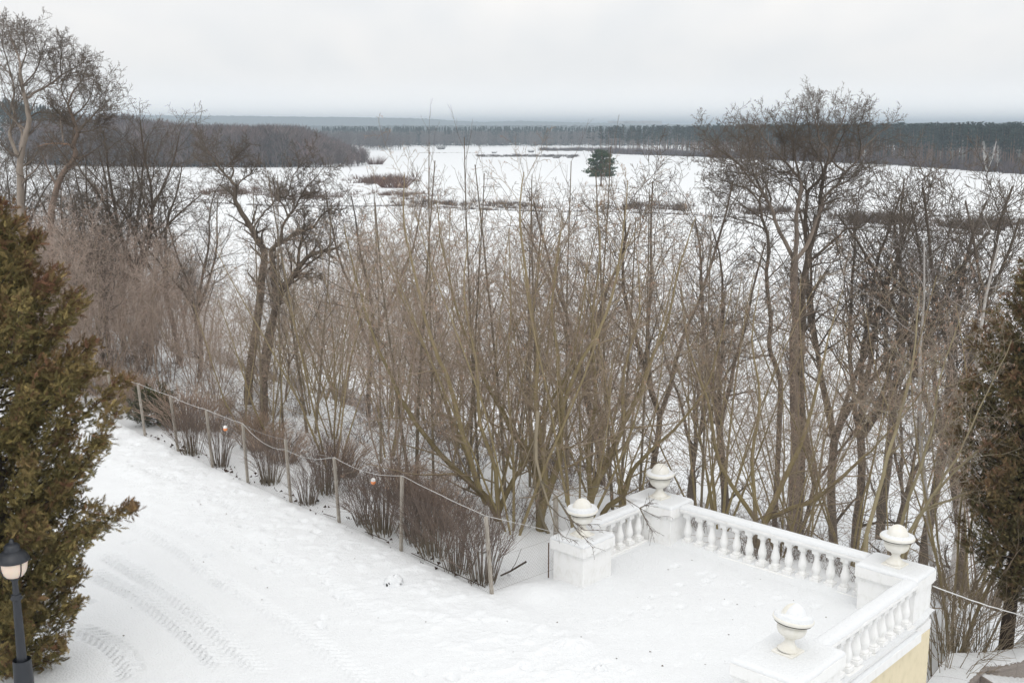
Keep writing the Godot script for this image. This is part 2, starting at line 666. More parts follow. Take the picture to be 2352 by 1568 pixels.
func urn(label: String, where: Vector3, turn: float, tilt: Vector3, snow: float, side: float) -> void:
	var o := base("urn", where)
	o.rotation = Vector3(0, turn, 0)
	tag(o, label, "urn", "stone urns on the terrace piers")
	var g := Geo.new()
	g.box(Vector3(-0.185, 0, -0.185), Vector3(0.185, 0.055, 0.185), 0.012)
	obj("plinth", g, M.stone, o)
	var lean := Transform3D(Basis.from_euler(tilt), Vector3(0, 0.05, 0))
	g = Geo.new()
	g.lathe([Vector2(0.165, 0.0), Vector2(0.17, 0.012), Vector2(0.168, 0.03), Vector2(0.155, 0.04), Vector2(0.14, 0.047), Vector2(0.125, 0.07), Vector2(0.10, 0.10), Vector2(0.08, 0.135), Vector2(0.07, 0.17), Vector2(0.072, 0.185), Vector2(0.09, 0.19), Vector2(0.092, 0.205), Vector2(0.08, 0.212)], 40, Color.WHITE, lean)
	obj("stem", g, M.stone, o)
	g = Geo.new()
	g.lathe([Vector2(0.07, 0.21), Vector2(0.12, 0.222), Vector2(0.165, 0.245), Vector2(0.2, 0.28), Vector2(0.222, 0.32), Vector2(0.23, 0.36), Vector2(0.226, 0.39), Vector2(0.213, 0.41), Vector2(0.206, 0.416), Vector2(0.209, 0.425), Vector2(0.222, 0.445), Vector2(0.24, 0.458)], 48, Color.WHITE, lean)
	obj("bowl", g, M.stone, o)
	g = Geo.new()      # dark ring painted for the shade in the gap under the rim
	g.lathe([Vector2(0.243, 0.4575), Vector2(0.288, 0.456), Vector2(0.292, 0.462), Vector2(0.288, 0.4675)], 56, Color.WHITE, lean)
	obj("shade_joint", g, paint(0.06, 0.055, 0.05), o)
	g = Geo.new()
	g.lathe([Vector2(0.24, 0.463), Vector2(0.285, 0.468), Vector2(0.305, 0.478), Vector2(0.318, 0.495), Vector2(0.32, 0.515), Vector2(0.314, 0.532), Vector2(0.298, 0.54), Vector2(0.2, 0.545)], 56, Color.WHITE, lean)
	obj("rim", g, M.stone, o)
	g = Geo.new()
	g.lathe([Vector2(0.2, 0.54), Vector2(0.197, 0.565), Vector2(0.185, 0.61), Vector2(0.165, 0.65), Vector2(0.135, 0.69), Vector2(0.095, 0.722), Vector2(0.05, 0.742), Vector2(0.0, 0.748)], 40, Color.WHITE, lean)
	obj("dome", g, M.stone, o)
	g = Geo.new()      # snow lying round the dome on the rim
	var pts := PackedVector3Array()
	for r in 12:
		for k in 49:
			var a := TAU * k / 48.0
			var f := r / 11.0
			var rr := lerpf(0.306, 0.165, f)
			var heap := snow * (1.0 + side * cos(a - 2.2)) * sqrt(maxf(0.0, 1.0 - pow(1.0 - minf(f * 3.0, 1.0), 2.0)))
			heap *= 1.0 + 0.25 * n_mid.get_noise_2d(cos(a) * 1.5 + where.x, sin(a) * 1.5)
			pts.append(lean * Vector3(cos(a) * rr, 0.533 + heap * (1.0 - 0.25 * f) + side * 0.3 * f * maxf(0.0, cos(a - 2.2)) * 0.16, sin(a) * rr))
	g.sheet(12, 49, pts, Color.WHITE)
	obj("snow_ring", g, M.snow, o)
	if side > 0.4:      # drifted up one side of the dome as well
		g = Geo.new()
		pts = PackedVector3Array()
		for r in 9:
			for k in 17:
				var a := 2.2 + lerpf(-1.25, 1.25, k / 16.0)
				var f := r / 8.0
				var rr := lerpf(0.215, 0.0, f)
				var hh: float = table([[0.0, 0.748], [0.05, 0.742], [0.095, 0.722], [0.135, 0.69], [0.165, 0.65], [0.185, 0.61], [0.2, 0.56]], rr)
				var thick := 0.03 * (1.0 - pow(absf(k - 8.0) / 8.0, 3.0)) - 0.004
				pts.append(lean * Vector3(cos(a) * (rr + thick), hh + thick, sin(a) * (rr + thick)))
		g.sheet(9, 17, pts, Color.WHITE)
		obj("snow_drift", g, M.snow, o)

func balustrade(label: String, from: Vector2, to: Vector2, count: int, dist_down := 0.0) -> void:
	var a := ter(from.x, from.y)
	var b := ter(to.x, to.y)
	var o := base("balustrade", (a + b) / 2)
	var dir := (b - a).normalized()
	o.basis = Basis(dir, Vector3.UP, dir.cross(Vector3.UP))
	tag(o, label, "balustrade", "white balustrades round the terrace")
	var l := (b - a).length() / 2
	var g := Geo.new()
	g.box(Vector3(-l, -0.25, -0.16), Vector3(l, 0.06, 0.16), 0.01)
	obj("plinth", g, M.white, o)
	g = Geo.new()
	g.box(Vector3(-l, 0.78, -0.15), Vector3(l, 0.86, 0.15), 0.02)
	g.box(Vector3(-l, 0.74, -0.11), Vector3(l, 0.777, 0.11), 0.01)
	obj("rail", g, M.white, o)
	g = Geo.new()
	pad(g, -l, l, -0.145, 0.145, 0.86, 0.075, Transform3D(), from.x * 3.0, 60)
	obj("snow_cap", g, M.snow, o)
	g = Geo.new()
	g.box(Vector3(-0.1, 0.063, -0.1), Vector3(0.1, 0.15, 0.1), 0.008)
	g.lathe([Vector2(0.085, 0.152), Vector2(0.088, 0.165), Vector2(0.08, 0.185), Vector2(0.06, 0.2), Vector2(0.058, 0.215), Vector2(0.07, 0.245), Vector2(0.085, 0.29), Vector2(0.09, 0.33), Vector2(0.086, 0.375), Vector2(0.072, 0.43), Vector2(0.058, 0.49), Vector2(0.05, 0.55), Vector2(0.048, 0.6), Vector2(0.055, 0.612), Vector2(0.066, 0.622), Vector2(0.066, 0.637), Vector2(0.055, 0.65)], 20)
	g.box(Vector3(-0.082, 0.652, -0.082), Vector3(0.082, 0.738, 0.082), 0.006)
	var m := g.mesh()
	for i in count:
		var x := -l + 2.0 * l * (i + 0.5) / count
		obj("baluster", m, M.white, o).position.x = x

func terrace() -> void:
	pier("white pier at the end of the short balustrade, next to the wire fence", -0.07, 0.95, -0.83, 0.06, 0.87)
	pier("white pier at the far corner where short and long balustrades meet", 2.93, 3.8, -1.19, 0.04, 0.88)
	pier("white pier at the corner above the cream wall, tied to the white cable", 2.77, 3.62, 4.33, 5.55, 0.88)
	pier("broad white pier closest to the viewer, cut by the bottom of the frame", -2.28, -0.8, 4.75, 5.95, 0.95)
	balustrade("short white balustrade of six balusters between the fence pier and far corner pier", Vector2(0.95, -0.72), Vector2(2.93, -0.72), 6)
	balustrade("long white balustrade of fourteen balusters standing before the thicket", Vector2(3.36, 0.04), Vector2(3.36, 4.33), 14)
	balustrade("white balustrade along the top of the cream wall", Vector2(-0.8, 5.42), Vector2(2.77, 5.42), 11)
	urn("stone urn on the pier beside the fence, thin branches hanging over it", ter(0.40, -0.37, 0.905), 0.75, Vector3(0.02, 0, 0.03), 0.05, 0.35)
	urn("upright stone urn on the far corner pier, its dome bare of snow", ter(3.34, -0.57, 0.915), 0.75, Vector3.ZERO, 0.03, 0.0)
	urn("stone urn on the pier above the cream wall, bare dome in a snow ring", ter(3.2, 4.92, 0.915), 0.75, Vector3(0.0, 0, -0.05), 0.035, 0.1)
	urn("tilted stone urn on the broad pier, dome half buried in drifted snow", ter(-1.47, 5.3, 0.99), 0.75, Vector3(0.05, 0, -0.13), 0.06, 0.6)
	# the wall that carries the terrace
	var o := base("retaining_wall", ter(0, 5.5, -3.0))
	o.basis = terrace_frame(0, 0).basis
	tag(o, "smooth cream retaining wall below the balustrade with a snowy white ledge", "wall")
	var g := Geo.new()
	g.box(Vector3(-0.6, -0.4, -3.52), Vector3(0.05, 2.74, 2.6), 0.01)
	obj("wall", g, M.cream, o)
	g = Geo.new()
	g.box(Vector3(-0.3, 2.743, -2.85), Vector3(0.16, 2.93, 2.6), 0.012)
	g.box(Vector3(-0.6, 2.743, -3.54), Vector3(0.045, 2.93, -2.853), 0.01)
	obj("ledge", g, M.white, o)
	g = Geo.new()
	pad(g, 0.065, 0.155, -2.84, 0.75, 2.93, 0.05, Transform3D(), 4.0, 60)
	obj("snow_cap", g, M.snow, o)
	o = base("far_retaining_wall", ter(3.55, 0, -1.6))
	o.basis = terrace_frame(0, 0).basis
	tag(o, "white retaining wall under the long balustrade, facing the thicket", "wall")
	g = Geo.new()
	g.box(Vector3(-1.1, -1.0, -0.1), Vector3(4.9, 1.3, 0.2), 0.01)
	obj("wall", g, M.white, o)

# ---------------------------------------------------------------- fence

func rope(g: Geo, a: Vector3, b: Vector3, sag: float, r: float, col: Color, n := 10) -> PackedVector3Array:
	var p := PackedVector3Array()
	for i in n + 1:
		var f := float(i) / n
		p.append(a.lerp(b, f) - Vector3(0, sag * 4.0 * f * (1.0 - f) + 0.012 * n_mid.get_noise_2d(f * 5.0 + a.x, a.z), 0))
	g.tube(p, r, r, 6, col, col)
	return p

func wire_panel(l: float, h: float) -> Mesh:      # chain link between two posts, along x
	var g := Geo.new()
	var cell := 0.075
	var n := int(l / cell)
	var steps := int(h / cell)
	var col := Color(0.2, 0.19, 0.18)
	for i in n + steps:
		for s in [1, -1]:
			var p := PackedVector3Array()
			for k in steps + 1:
				var x: float = (i - steps + k if s > 0 else i - k) * cell
				if x >= 0.0 and x <= l:
					p.append(Vector3(x, k * cell, 0.006 * s))
			if p.size() > 1:
				g.tube(PackedVector3Array([p[0], p[-1]]), 0.0009, 0.0009, 3, col, col)
	for y in [0.02, h * 0.5, h]:
		g.tube(PackedVector3Array([Vector3(0, y, 0), Vector3(l, y, 0)]), 0.0018, 0.0018, 4, col, col)
	return g.mesh()

func fence() -> void:
	var feet := [[1130, 1370, 1116, 1187], [921, 1268, 923, 1094], [779, 1203, 767, 1052], [668, 1157, 655, 1009], [569, 1112, 557, 974], [488, 1077, 473, 942], [409, 1040, 390, 910], [333, 1005, 316, 882], [262, 968, 247, 854]]
	var tops := []
	var foot := []
	for f in feet:
		var a := on(f[0], f[1])
		foot.append(a)
		tops.append(at(f[2], f[3], -a.z))
	for i in 3:
		foot.append(foot[-1] + Vector3(-1.5, 0, -1.66))
		tops.append(foot[-1] + Vector3(0, 1.6, 0))
	var o := base("wire_fence", foot[0])
	tag(o, "leaning chain-link fence with grey wooden posts beside the snowy drive", "fence")
	for i in foot.size():
		var up: Vector3 = tops[i] - foot[i]
		var y := up.normalized()
		var x := Vector3(ALONG.x, 0, ALONG.y)
		x = (x - y * x.dot(y)).normalized()
		var g := Geo.new()
		g.box(Vector3(-0.034, -0.3, -0.03), Vector3(0.034, up.length(), 0.03), 0.006)
		var post := obj("post", g, M.weathered, o)
		post.transform = Transform3D(Basis(x, y, x.cross(y)), foot[i] - foot[0])
	var last := foot.size() - 1
	var ends := []
	for i in last:
		ends.append([foot[i], foot[i + 1], tops[i]])
	ends.append([foot[0], ter(0.5, -0.9, 0.0), tops[0]])
	for e in ends:
		var d: Vector3 = e[1] - e[0]
		var m := wire_panel(d.length() - 0.03, 1.35)
		var x := d.normalized()
		var y: Vector3 = (e[2] - e[0]).normalized()
		y = (y - x * y.dot(x)).normalized()
		var w := obj("wire_mesh", m, M.wire, o)
		w.transform = Transform3D(Basis(x, y, x.cross(y)), e[0] - foot[0] + Vector3(0, 0.06, 0) - x.cross(y) * 0.045)
		tag(w, "", "", "", "stuff")
	var g := Geo.new()      # rusty rods along the foot
	for f in [[0, 0.1, 0.9], [1, 0.25, 0.6], [2, 0.1, 0.35]]:
		var a: Vector3 = foot[f[0]].lerp(foot[f[0] + 1], f[1]) + Vector3(0.05, 0.12, 0.05)
		var b: Vector3 = foot[f[0]].lerp(foot[f[0] + 1], f[2]) + Vector3(0.05, 0.09, 0.05)
		g.tube(PackedVector3Array([a - foot[0], b - foot[0]]), 0.009, 0.009, 5, Color(0.06, 0.045, 0.035), Color(0.06, 0.045, 0.035))
		obj("bottom_rod", g, M.bark, o)
		g = Geo.new()
	# the string of bulbs runs from post to post
	o = base("light_string", tops[0])
	tag(o, "white cable with orange bulbs slung along the fence post tops", "string lights")
	g = Geo.new()
	var white := Color(0.74, 0.74, 0.73)
	var sag := [0.02, 0.14, 0.12, 0.18, 0.02, 0.04, 0.02, 0.06, 0.05, 0.1, 0.1]
	var off := [0.0, 0.0, 0.0, -0.28, 0.0, 0.0, 0.0, 0.0, 0.0, 0.0, 0.0, 0.0]
	for i in last:
		rope(g, tops[i] - tops[0] + Vector3(0, 0.02 + off[i], 0), tops[i + 1] - tops[0] + Vector3(0, 0.02 + off[i + 1], 0), sag[i], 0.0045, white)
	var lp := ter(0.55, -0.95, 0.75)
	rope(g, Vector3(0, 0.02, 0), lp - tops[0], 0.0, 0.0045, white)
	rope(g, lp - tops[0], ter(0.9, -1.1, 1.25) - tops[0], 0.0, 0.0045, white)
	obj("cable", g, M.bark, o)
	g = Geo.new()
	for i in [2, 3, 4]:
		rope(g, tops[i] - tops[0], tops[i + 1] - tops[0], 0.06, 0.005, Color(0.3, 0.29, 0.28))
	obj("tie_wire", g, M.bark, o)
	var bulb_orange := paint(0.88, 0.3, 0.1, 0.35, 0.5)  # unlit bulbs, the orange is the glass's own colour
	for b in [[857, 1106, 1], [517, 984, 4], [274, 888, 7]]:
		var dist: float = -lerpf(tops[b[2]].z, tops[b[2] + 1].z, 0.45)
		var at_: Vector3 = at(b[0], b[1], dist) - tops[0]
		var h := Node3D.new()
		h.name = "bulb"
		o.add_child(h, true)
		h.position = at_
		h.scale = Vector3.ONE * 0.92
		g = Geo.new()
		g.lathe([Vector2(0.0, -0.075), Vector2(0.03, -0.07), Vector2(0.05, -0.05), Vector2(0.06, -0.02), Vector2(0.061, 0.005), Vector2(0.055, 0.012)], 18)
		obj("orange_glass", g, bulb_orange, h)
		g = Geo.new()
		g.lathe([Vector2(0.056, 0.014), Vector2(0.058, 0.03), Vector2(0.05, 0.065), Vector2(0.03, 0.085), Vector2(0.012, 0.09)], 18)
		obj("socket", g, M.white, h)
		g = Geo.new()
		g.tube(PackedVector3Array([Vector3(0, 0.088, 0), Vector3(0.012, 0.16, 0), Vector3(0.0, 0.26, 0)]), 0.004, 0.004, 4, Color(0.45, 0.44, 0.43), Color(0.45, 0.44, 0.43))
		obj("hanging_wire", g, M.bark, h)
	# the cable from the corner pier over the yard
	g = Geo.new()
	var a := ter(3.45, 5.56, 0.62)
	var b := at(2420, 1430, 22.4)
	var e := Geo.new()
	rope(e, Vector3.ZERO, b - a, 0.06, 0.011, white, 14)
	var c := obj("cable", e, M.bark)
	c.position = a
	tag(c, "taut white cable running from the corner pier over the stairs", "cable")
	var post := Geo.new()
	post.box(Vector3(-0.045, -0.3, -0.04), Vector3(0.045, 1.55, 0.04), 0.008)
	var pp := obj("fence_post", post, M.weathered)
	pp.position = ter(0.75, -1.35, -0.1)
	pp.rotation = Vector3(0, 0.7, 0.02)
	tag(pp, "grey wooden post standing behind the pier beside the fence", "post")
	post = Geo.new()
	post.box(Vector3(-0.012, -0.2, -0.012), Vector3(0.012, 0.72, 0.012), 0.004, Color.WHITE)
	pp = obj("rusty_stake", post, paint(0.12, 0.075, 0.05))
	pp.position = ter(0.02, -0.93, 0.0)
	tag(pp, "thin rusty stake against the side of the fence pier", "stake")

# ---------------------------------------------------------------- lamp

func lamp() -> void:
	var dist := 16.0
	var top := at(28, 1245, dist)
	var foot := Vector3(top.x - 0.02, 0, top.z)
	var o := base("street_lamp", foot)
	tag(o, "black cast iron street lamp with a frosted globe among the cedar branches", "street lamp")
	var head := top.y - 0.12
	var g := Geo.new()
	var k := head - 0.46     # where the neck meets the globe
	g.lathe([Vector2(0.17, -0.1), Vector2(0.17, 0.25), Vector2(0.15, 0.32), Vector2(0.14, k * 0.36), Vector2(0.135, k * 0.40)], 28)
	obj("base", g, M.iron, o)
	g = Geo.new()
	var c0 := at(45, 1545, dist).y
	g.lathe([Vector2(0.10, c0 - 0.12), Vector2(0.125, c0 - 0.1), Vector2(0.135, c0 - 0.05), Vector2(0.11, c0 - 0.02), Vector2(0.125, c0 + 0.0), Vector2(0.105, c0 + 0.035), Vector2(0.08, c0 + 0.06)], 28)
	obj("collar", g, M.iron, o)
	g = Geo.new()
	g.lathe([Vector2(0.08, 0.0), Vector2(0.08, c0), Vector2(0.073, c0 + 0.3), Vector2(0.06, k - 0.36)], 24)
	obj("pole", g, M.iron, o)
	g = Geo.new()
	g.lathe([Vector2(0.06, k - 0.36), Vector2(0.085, k - 0.34), Vector2(0.088, k - 0.31), Vector2(0.07, k - 0.29), Vector2(0.074, k - 0.265), Vector2(0.05, k - 0.25), Vector2(0.042, k - 0.06), Vector2(0.07, k - 0.01), Vector2(0.09, k + 0.02)], 24)
	obj("neck", g, M.iron, o)
	var glass := paint(0.80, 0.66, 0.55, 0.3, 0.5)
	glass.subsurf_scatter_enabled = true
	glass.subsurf_scatter_strength = 0.3
	g = Geo.new()
	g.lathe([Vector2(0.085, k + 0.02), Vector2(0.13, k + 0.04), Vector2(0.17, k + 0.09), Vector2(0.195, k + 0.16), Vector2(0.205, k + 0.24), Vector2(0.207, k + 0.29)], 36)
	obj("frosted_globe", g, glass, o)
	for i in 4:
		g = Geo.new()
		var p := PackedVector3Array()
		var a := 0.62 + i * PI / 2
		for q in [[0.09, 0.015], [0.136, 0.036], [0.178, 0.088], [0.203, 0.16], [0.213, 0.24], [0.215, 0.3]]:
			p.append(Vector3(cos(a) * q[0], k + q[1], sin(a) * q[0]))
		g.tube(p, 0.009, 0.009, 6, Color.WHITE, Color.WHITE)
		obj("rib", g, M.iron, o)
	g = Geo.new()
	g.lathe([Vector2(0.2, k + 0.292), Vector2(0.235, k + 0.285), Vector2(0.243, k + 0.3), Vector2(0.235, k + 0.33), Vector2(0.19, k + 0.40), Vector2(0.14, k + 0.44), Vector2(0.12, k + 0.45), Vector2(0.115, k + 0.52), Vector2(0.09, k + 0.55), Vector2(0.04, k + 0.57), Vector2(0.03, k + 0.62), Vector2(0.0, k + 0.64)], 36)
	obj("hood", g, M.iron, o)

# ---------------------------------------------------------------- stairs

func stairs() -> void:
	var o := base("granite_kerb", Vector3(10.4, LOWER, -22.3))
	tag(o, "low granite kerb wall with snowy coping slabs bordering the stairs", "kerb")
	# outer and inner outline of the coping, seen on the ground plane
	var outer := [[2290, 1740], [2330, 1690], [2375, 1632], [2450, 1630], [2530, 1622], [2580, 1560]]
	var inner := [[2390, 1745], [2430, 1705], [2470, 1668], [2500, 1670], [2545, 1660], [2640, 1630]]
	var m := paint(0.3, 0.27, 0.25)
	var a := []
	var b := []
	for i in outer.size():
		a.append(on(outer[i][0] / 1.0884, outer[i][1] / 1.0884, LOWER + 0.35) - o.position)
		b.append(on(inner[i][0] / 1.0884, inner[i][1] / 1.0884, LOWER + 0.35) - o.position)
	for i in outer.size() - 1:
		for k in 2:
			var f0 := k * 0.5 + 0.004
			var f1 := k * 0.5 + 0.496
			var g := Geo.new()
			var p0: Vector3 = a[i].lerp(a[i + 1], f0)
			var p1: Vector3 = a[i].lerp(a[i + 1], f1)
			var q0: Vector3 = b[i].lerp(b[i + 1], f0)
			var q1: Vector3 = b[i].lerp(b[i + 1], f1)
			var dn := Vector3(0, -0.07, 0)
			g.quad(p0, q0, q1, p1, Color.WHITE)
			g.quad(q0, q0 + dn, q1 + dn, q1, Color.WHITE)
			g.quad(p1, p1 + dn, p0 + dn, p0, Color.WHITE)
			g.quad(p0, p0 + dn, q0 + dn, q0, Color.WHITE)
			g.quad(q1, q1 + dn, p1 + dn, p1, Color.WHITE)
			obj("coping_slab", g, M.granite, o)
			g = Geo.new()
			var i0 := q0.lerp(p0, 0.06)
			var i1 := q1.lerp(p1, 0.06)
			var o0 := p0.lerp(q0, 0.04)
			var o1 := p1.lerp(q1, 0.04)
			var lo := Vector3(0, -1.2, 0)
			g.quad(i0 + dn, i0 + lo, i1 + lo, i1 + dn, Color.WHITE)
			g.quad(o1 + dn, o1 + lo, o0 + lo, o0 + dn, Color.WHITE)
			obj("kerb_stone", g, M.granite, o)
			# snow on the coping, a bare rim left along the stairs
			g = Geo.new()
			var pts := PackedVector3Array()
			for r in 7:
				for c in 9:
					var w := c / 8.0
					var f := r / 6.0
					var cut := 0.93 + 0.05 * n_mid.get_noise_2d(i * 3.1 + k + f * 1.5, 2.0) if i < 2 else 0.9 + 0.14 * n_mid.get_noise_2d(i * 3.1 + k + f * 2.5, 2.0)
					var q := p0.lerp(p1, f).lerp(q0.lerp(q1, f), lerpf(0.02, cut, w))
					pts.append(q + Vector3(0, 0.003 + 0.035 * sqrt(maxf(0.0, sin(PI * w))), 0))
			g.sheet(7, 9, pts, Color.WHITE)
			obj("snow_cap", g, M.snow, o)
	var s := base("stairs", Vector3(10.4, LOWER, -22.3))
	tag(s, "granite stairs under snow inside the kerb wall", "stairs")
	var d: Vector3 = (b[4] - b[3]).normalized()
	d = Vector3(d.x, 0, d.z).normalized()
	var side := Vector3(-d.z, 0, d.x)
	var start: Vector3 = b[2] + Vector3(0, -0.15, 0)
	for i in 9:
		var x := Transform3D(Basis(d, Vector3.UP, side), start + d * (0.18 * i - 0.25) + Vector3(0, -0.05 * i + 0.05, 0))
		var g := Geo.new()
		g.box(Vector3(0, -0.3, 0.02), Vector3(0.176, 0.0, 2.2), 0.008, Color.WHITE, x)
		obj("step", g, M.granite, s)
		g = Geo.new()
		pad(g, 0.012, 0.168, 0.03, 2.19, 0.0, 0.03, x, i * 3.0, 30)
		obj("snow_cap", g, M.snow, s)

# ---------------------------------------------------------------- far country

func blade(g: Geo, a: Vector3, b: Vector3, w: float, col: Color) -> void:      # a thin twig or needle clump, pointed at its far end
	var d := (b - a).normalized()
	var s := d.cross(Vector3(rng.randf_range(-1, 1), rng.randf_range(-1, 1), rng.randf_range(-1, 1))).normalized() * w * 0.5
	g.tri(a - s, a + s, b, col)

func far_broadleaf(h: float, seed_at: int) -> Mesh:       # a bare tree as it reads from half a kilometre off
	rng.seed = seed_at
	var g := Geo.new()
	g.tube(PackedVector3Array([Vector3.ZERO, Vector3(0.2, h * 0.3, 0), Vector3(0, h * 0.7, 0.2)]), 0.24, 0.08, 4, Color(0.75, 0.72, 0.72), Color(0.7, 0.65, 0.65))
	for i in 95:
		var a := rng.randf() * TAU
		var y := h * rng.randf_range(0.12, 0.8)
		var rr := h * 0.25 * sqrt(maxf(0.05, 1.0 - pow((y / h - 0.5) / 0.52, 2.0)))
		var r0 := rr * rng.randf_range(0.0, 0.75)
		var p := Vector3(cos(a) * r0, y, sin(a) * r0)
		var tip := p + Vector3(cos(a) * rr * 0.4, h * rng.randf_range(0.08, 0.2), sin(a) * rr * 0.4)
		var k := rng.randf_range(0.7, 1.3)
		blade(g, p, tip, rng.randf_range(0.25, 0.7), Color(k, k, k))
	return g.mesh()

func far_pine(h: float, seed_at: int, crown := 0.45, full := 0.13) -> Mesh:
	rng.seed = seed_at
	var g := Geo.new()
	g.tube(PackedVector3Array([Vector3.ZERO, Vector3(0.1, h * 0.55, 0), Vector3(0, h * 0.95, 0.1)]), 0.22, 0.06, 5, Color(0.23, 0.17, 0.14), Color(0.22, 0.13, 0.08))
	for i in 90:
		var f := rng.randf()
		var y := h * lerpf(1.0 - crown, 0.98, f)
		var rr := h * full * sqrt(maxf(0.04, 1.0 - f * 0.85)) * (0.55 + 0.45 * sin(f * 21.0))
		var a := rng.randf() * TAU
		var r0 := rr * rng.randf_range(0.1, 1.0)
		var p := Vector3(cos(a) * r0, y, sin(a) * r0)
		var k := rng.randf_range(0.6, 1.3)
		var up := rng.randf_range(0.1, 0.7)
		blade(g, p, p + Vector3(cos(a) * 1.0, up, sin(a) * 1.0) * h * 0.05, h * rng.randf_range(0.025, 0.06), Color(0.042 * k, 0.064 * k, 0.054 * k))
	return g.mesh()

func far_spruce(h: float, seed_at: int) -> Mesh:
	rng.seed = seed_at
	var g := Geo.new()
	for i in 70:
		var f := rng.randf()
		var y := h * f
		var rr := h * 0.17 * (1.02 - f)
		var a := rng.randf() * TAU
		var p := Vector3(cos(a) * rr * 0.3, y + h * 0.03, sin(a) * rr * 0.3)
		var k := rng.randf_range(0.6, 1.3)
		blade(g, p, Vector3(cos(a) * rr, y - h * 0.04, sin(a) * rr), h * rng.randf_range(0.04, 0.09), Color(0.044 * k, 0.064 * k, 0.058 * k))
	blade(g, Vector3(0, h * 0.85, 0), Vector3(0, h * 1.04, 0), h * 0.05, Color(0.04, 0.06, 0.045))
	return g.mesh()

func spot(x: float, z: float, turn: float, k: float, tall := 1.0) -> Transform3D:
	return Transform3D(Basis(Vector3.UP, turn).scaled(Vector3(k, k * tall, k)), Vector3(x, ground(x, z) - 0.1, z))

func tuft(h: float, w: float, n: int, seed_at: int, thick := 0.03) -> Mesh:      # a low bush or reed clump
	rng.seed = seed_at
	var g := Geo.new()
	for i in n:
		var a := rng.randf() * TAU
		var r := w * sqrt(rng.randf())
		var p := Vector3(cos(a) * r * 0.5, 0, sin(a) * r * 0.5)
		var k := rng.randf_range(0.7, 1.25)
		blade(g, p, p + Vector3(cos(a) * r * 0.6, h * rng.randf_range(0.5, 1.0), sin(a) * r * 0.6), thick * rng.randf_range(0.6, 1.4), Color(k, k, k))
	return g.mesh()

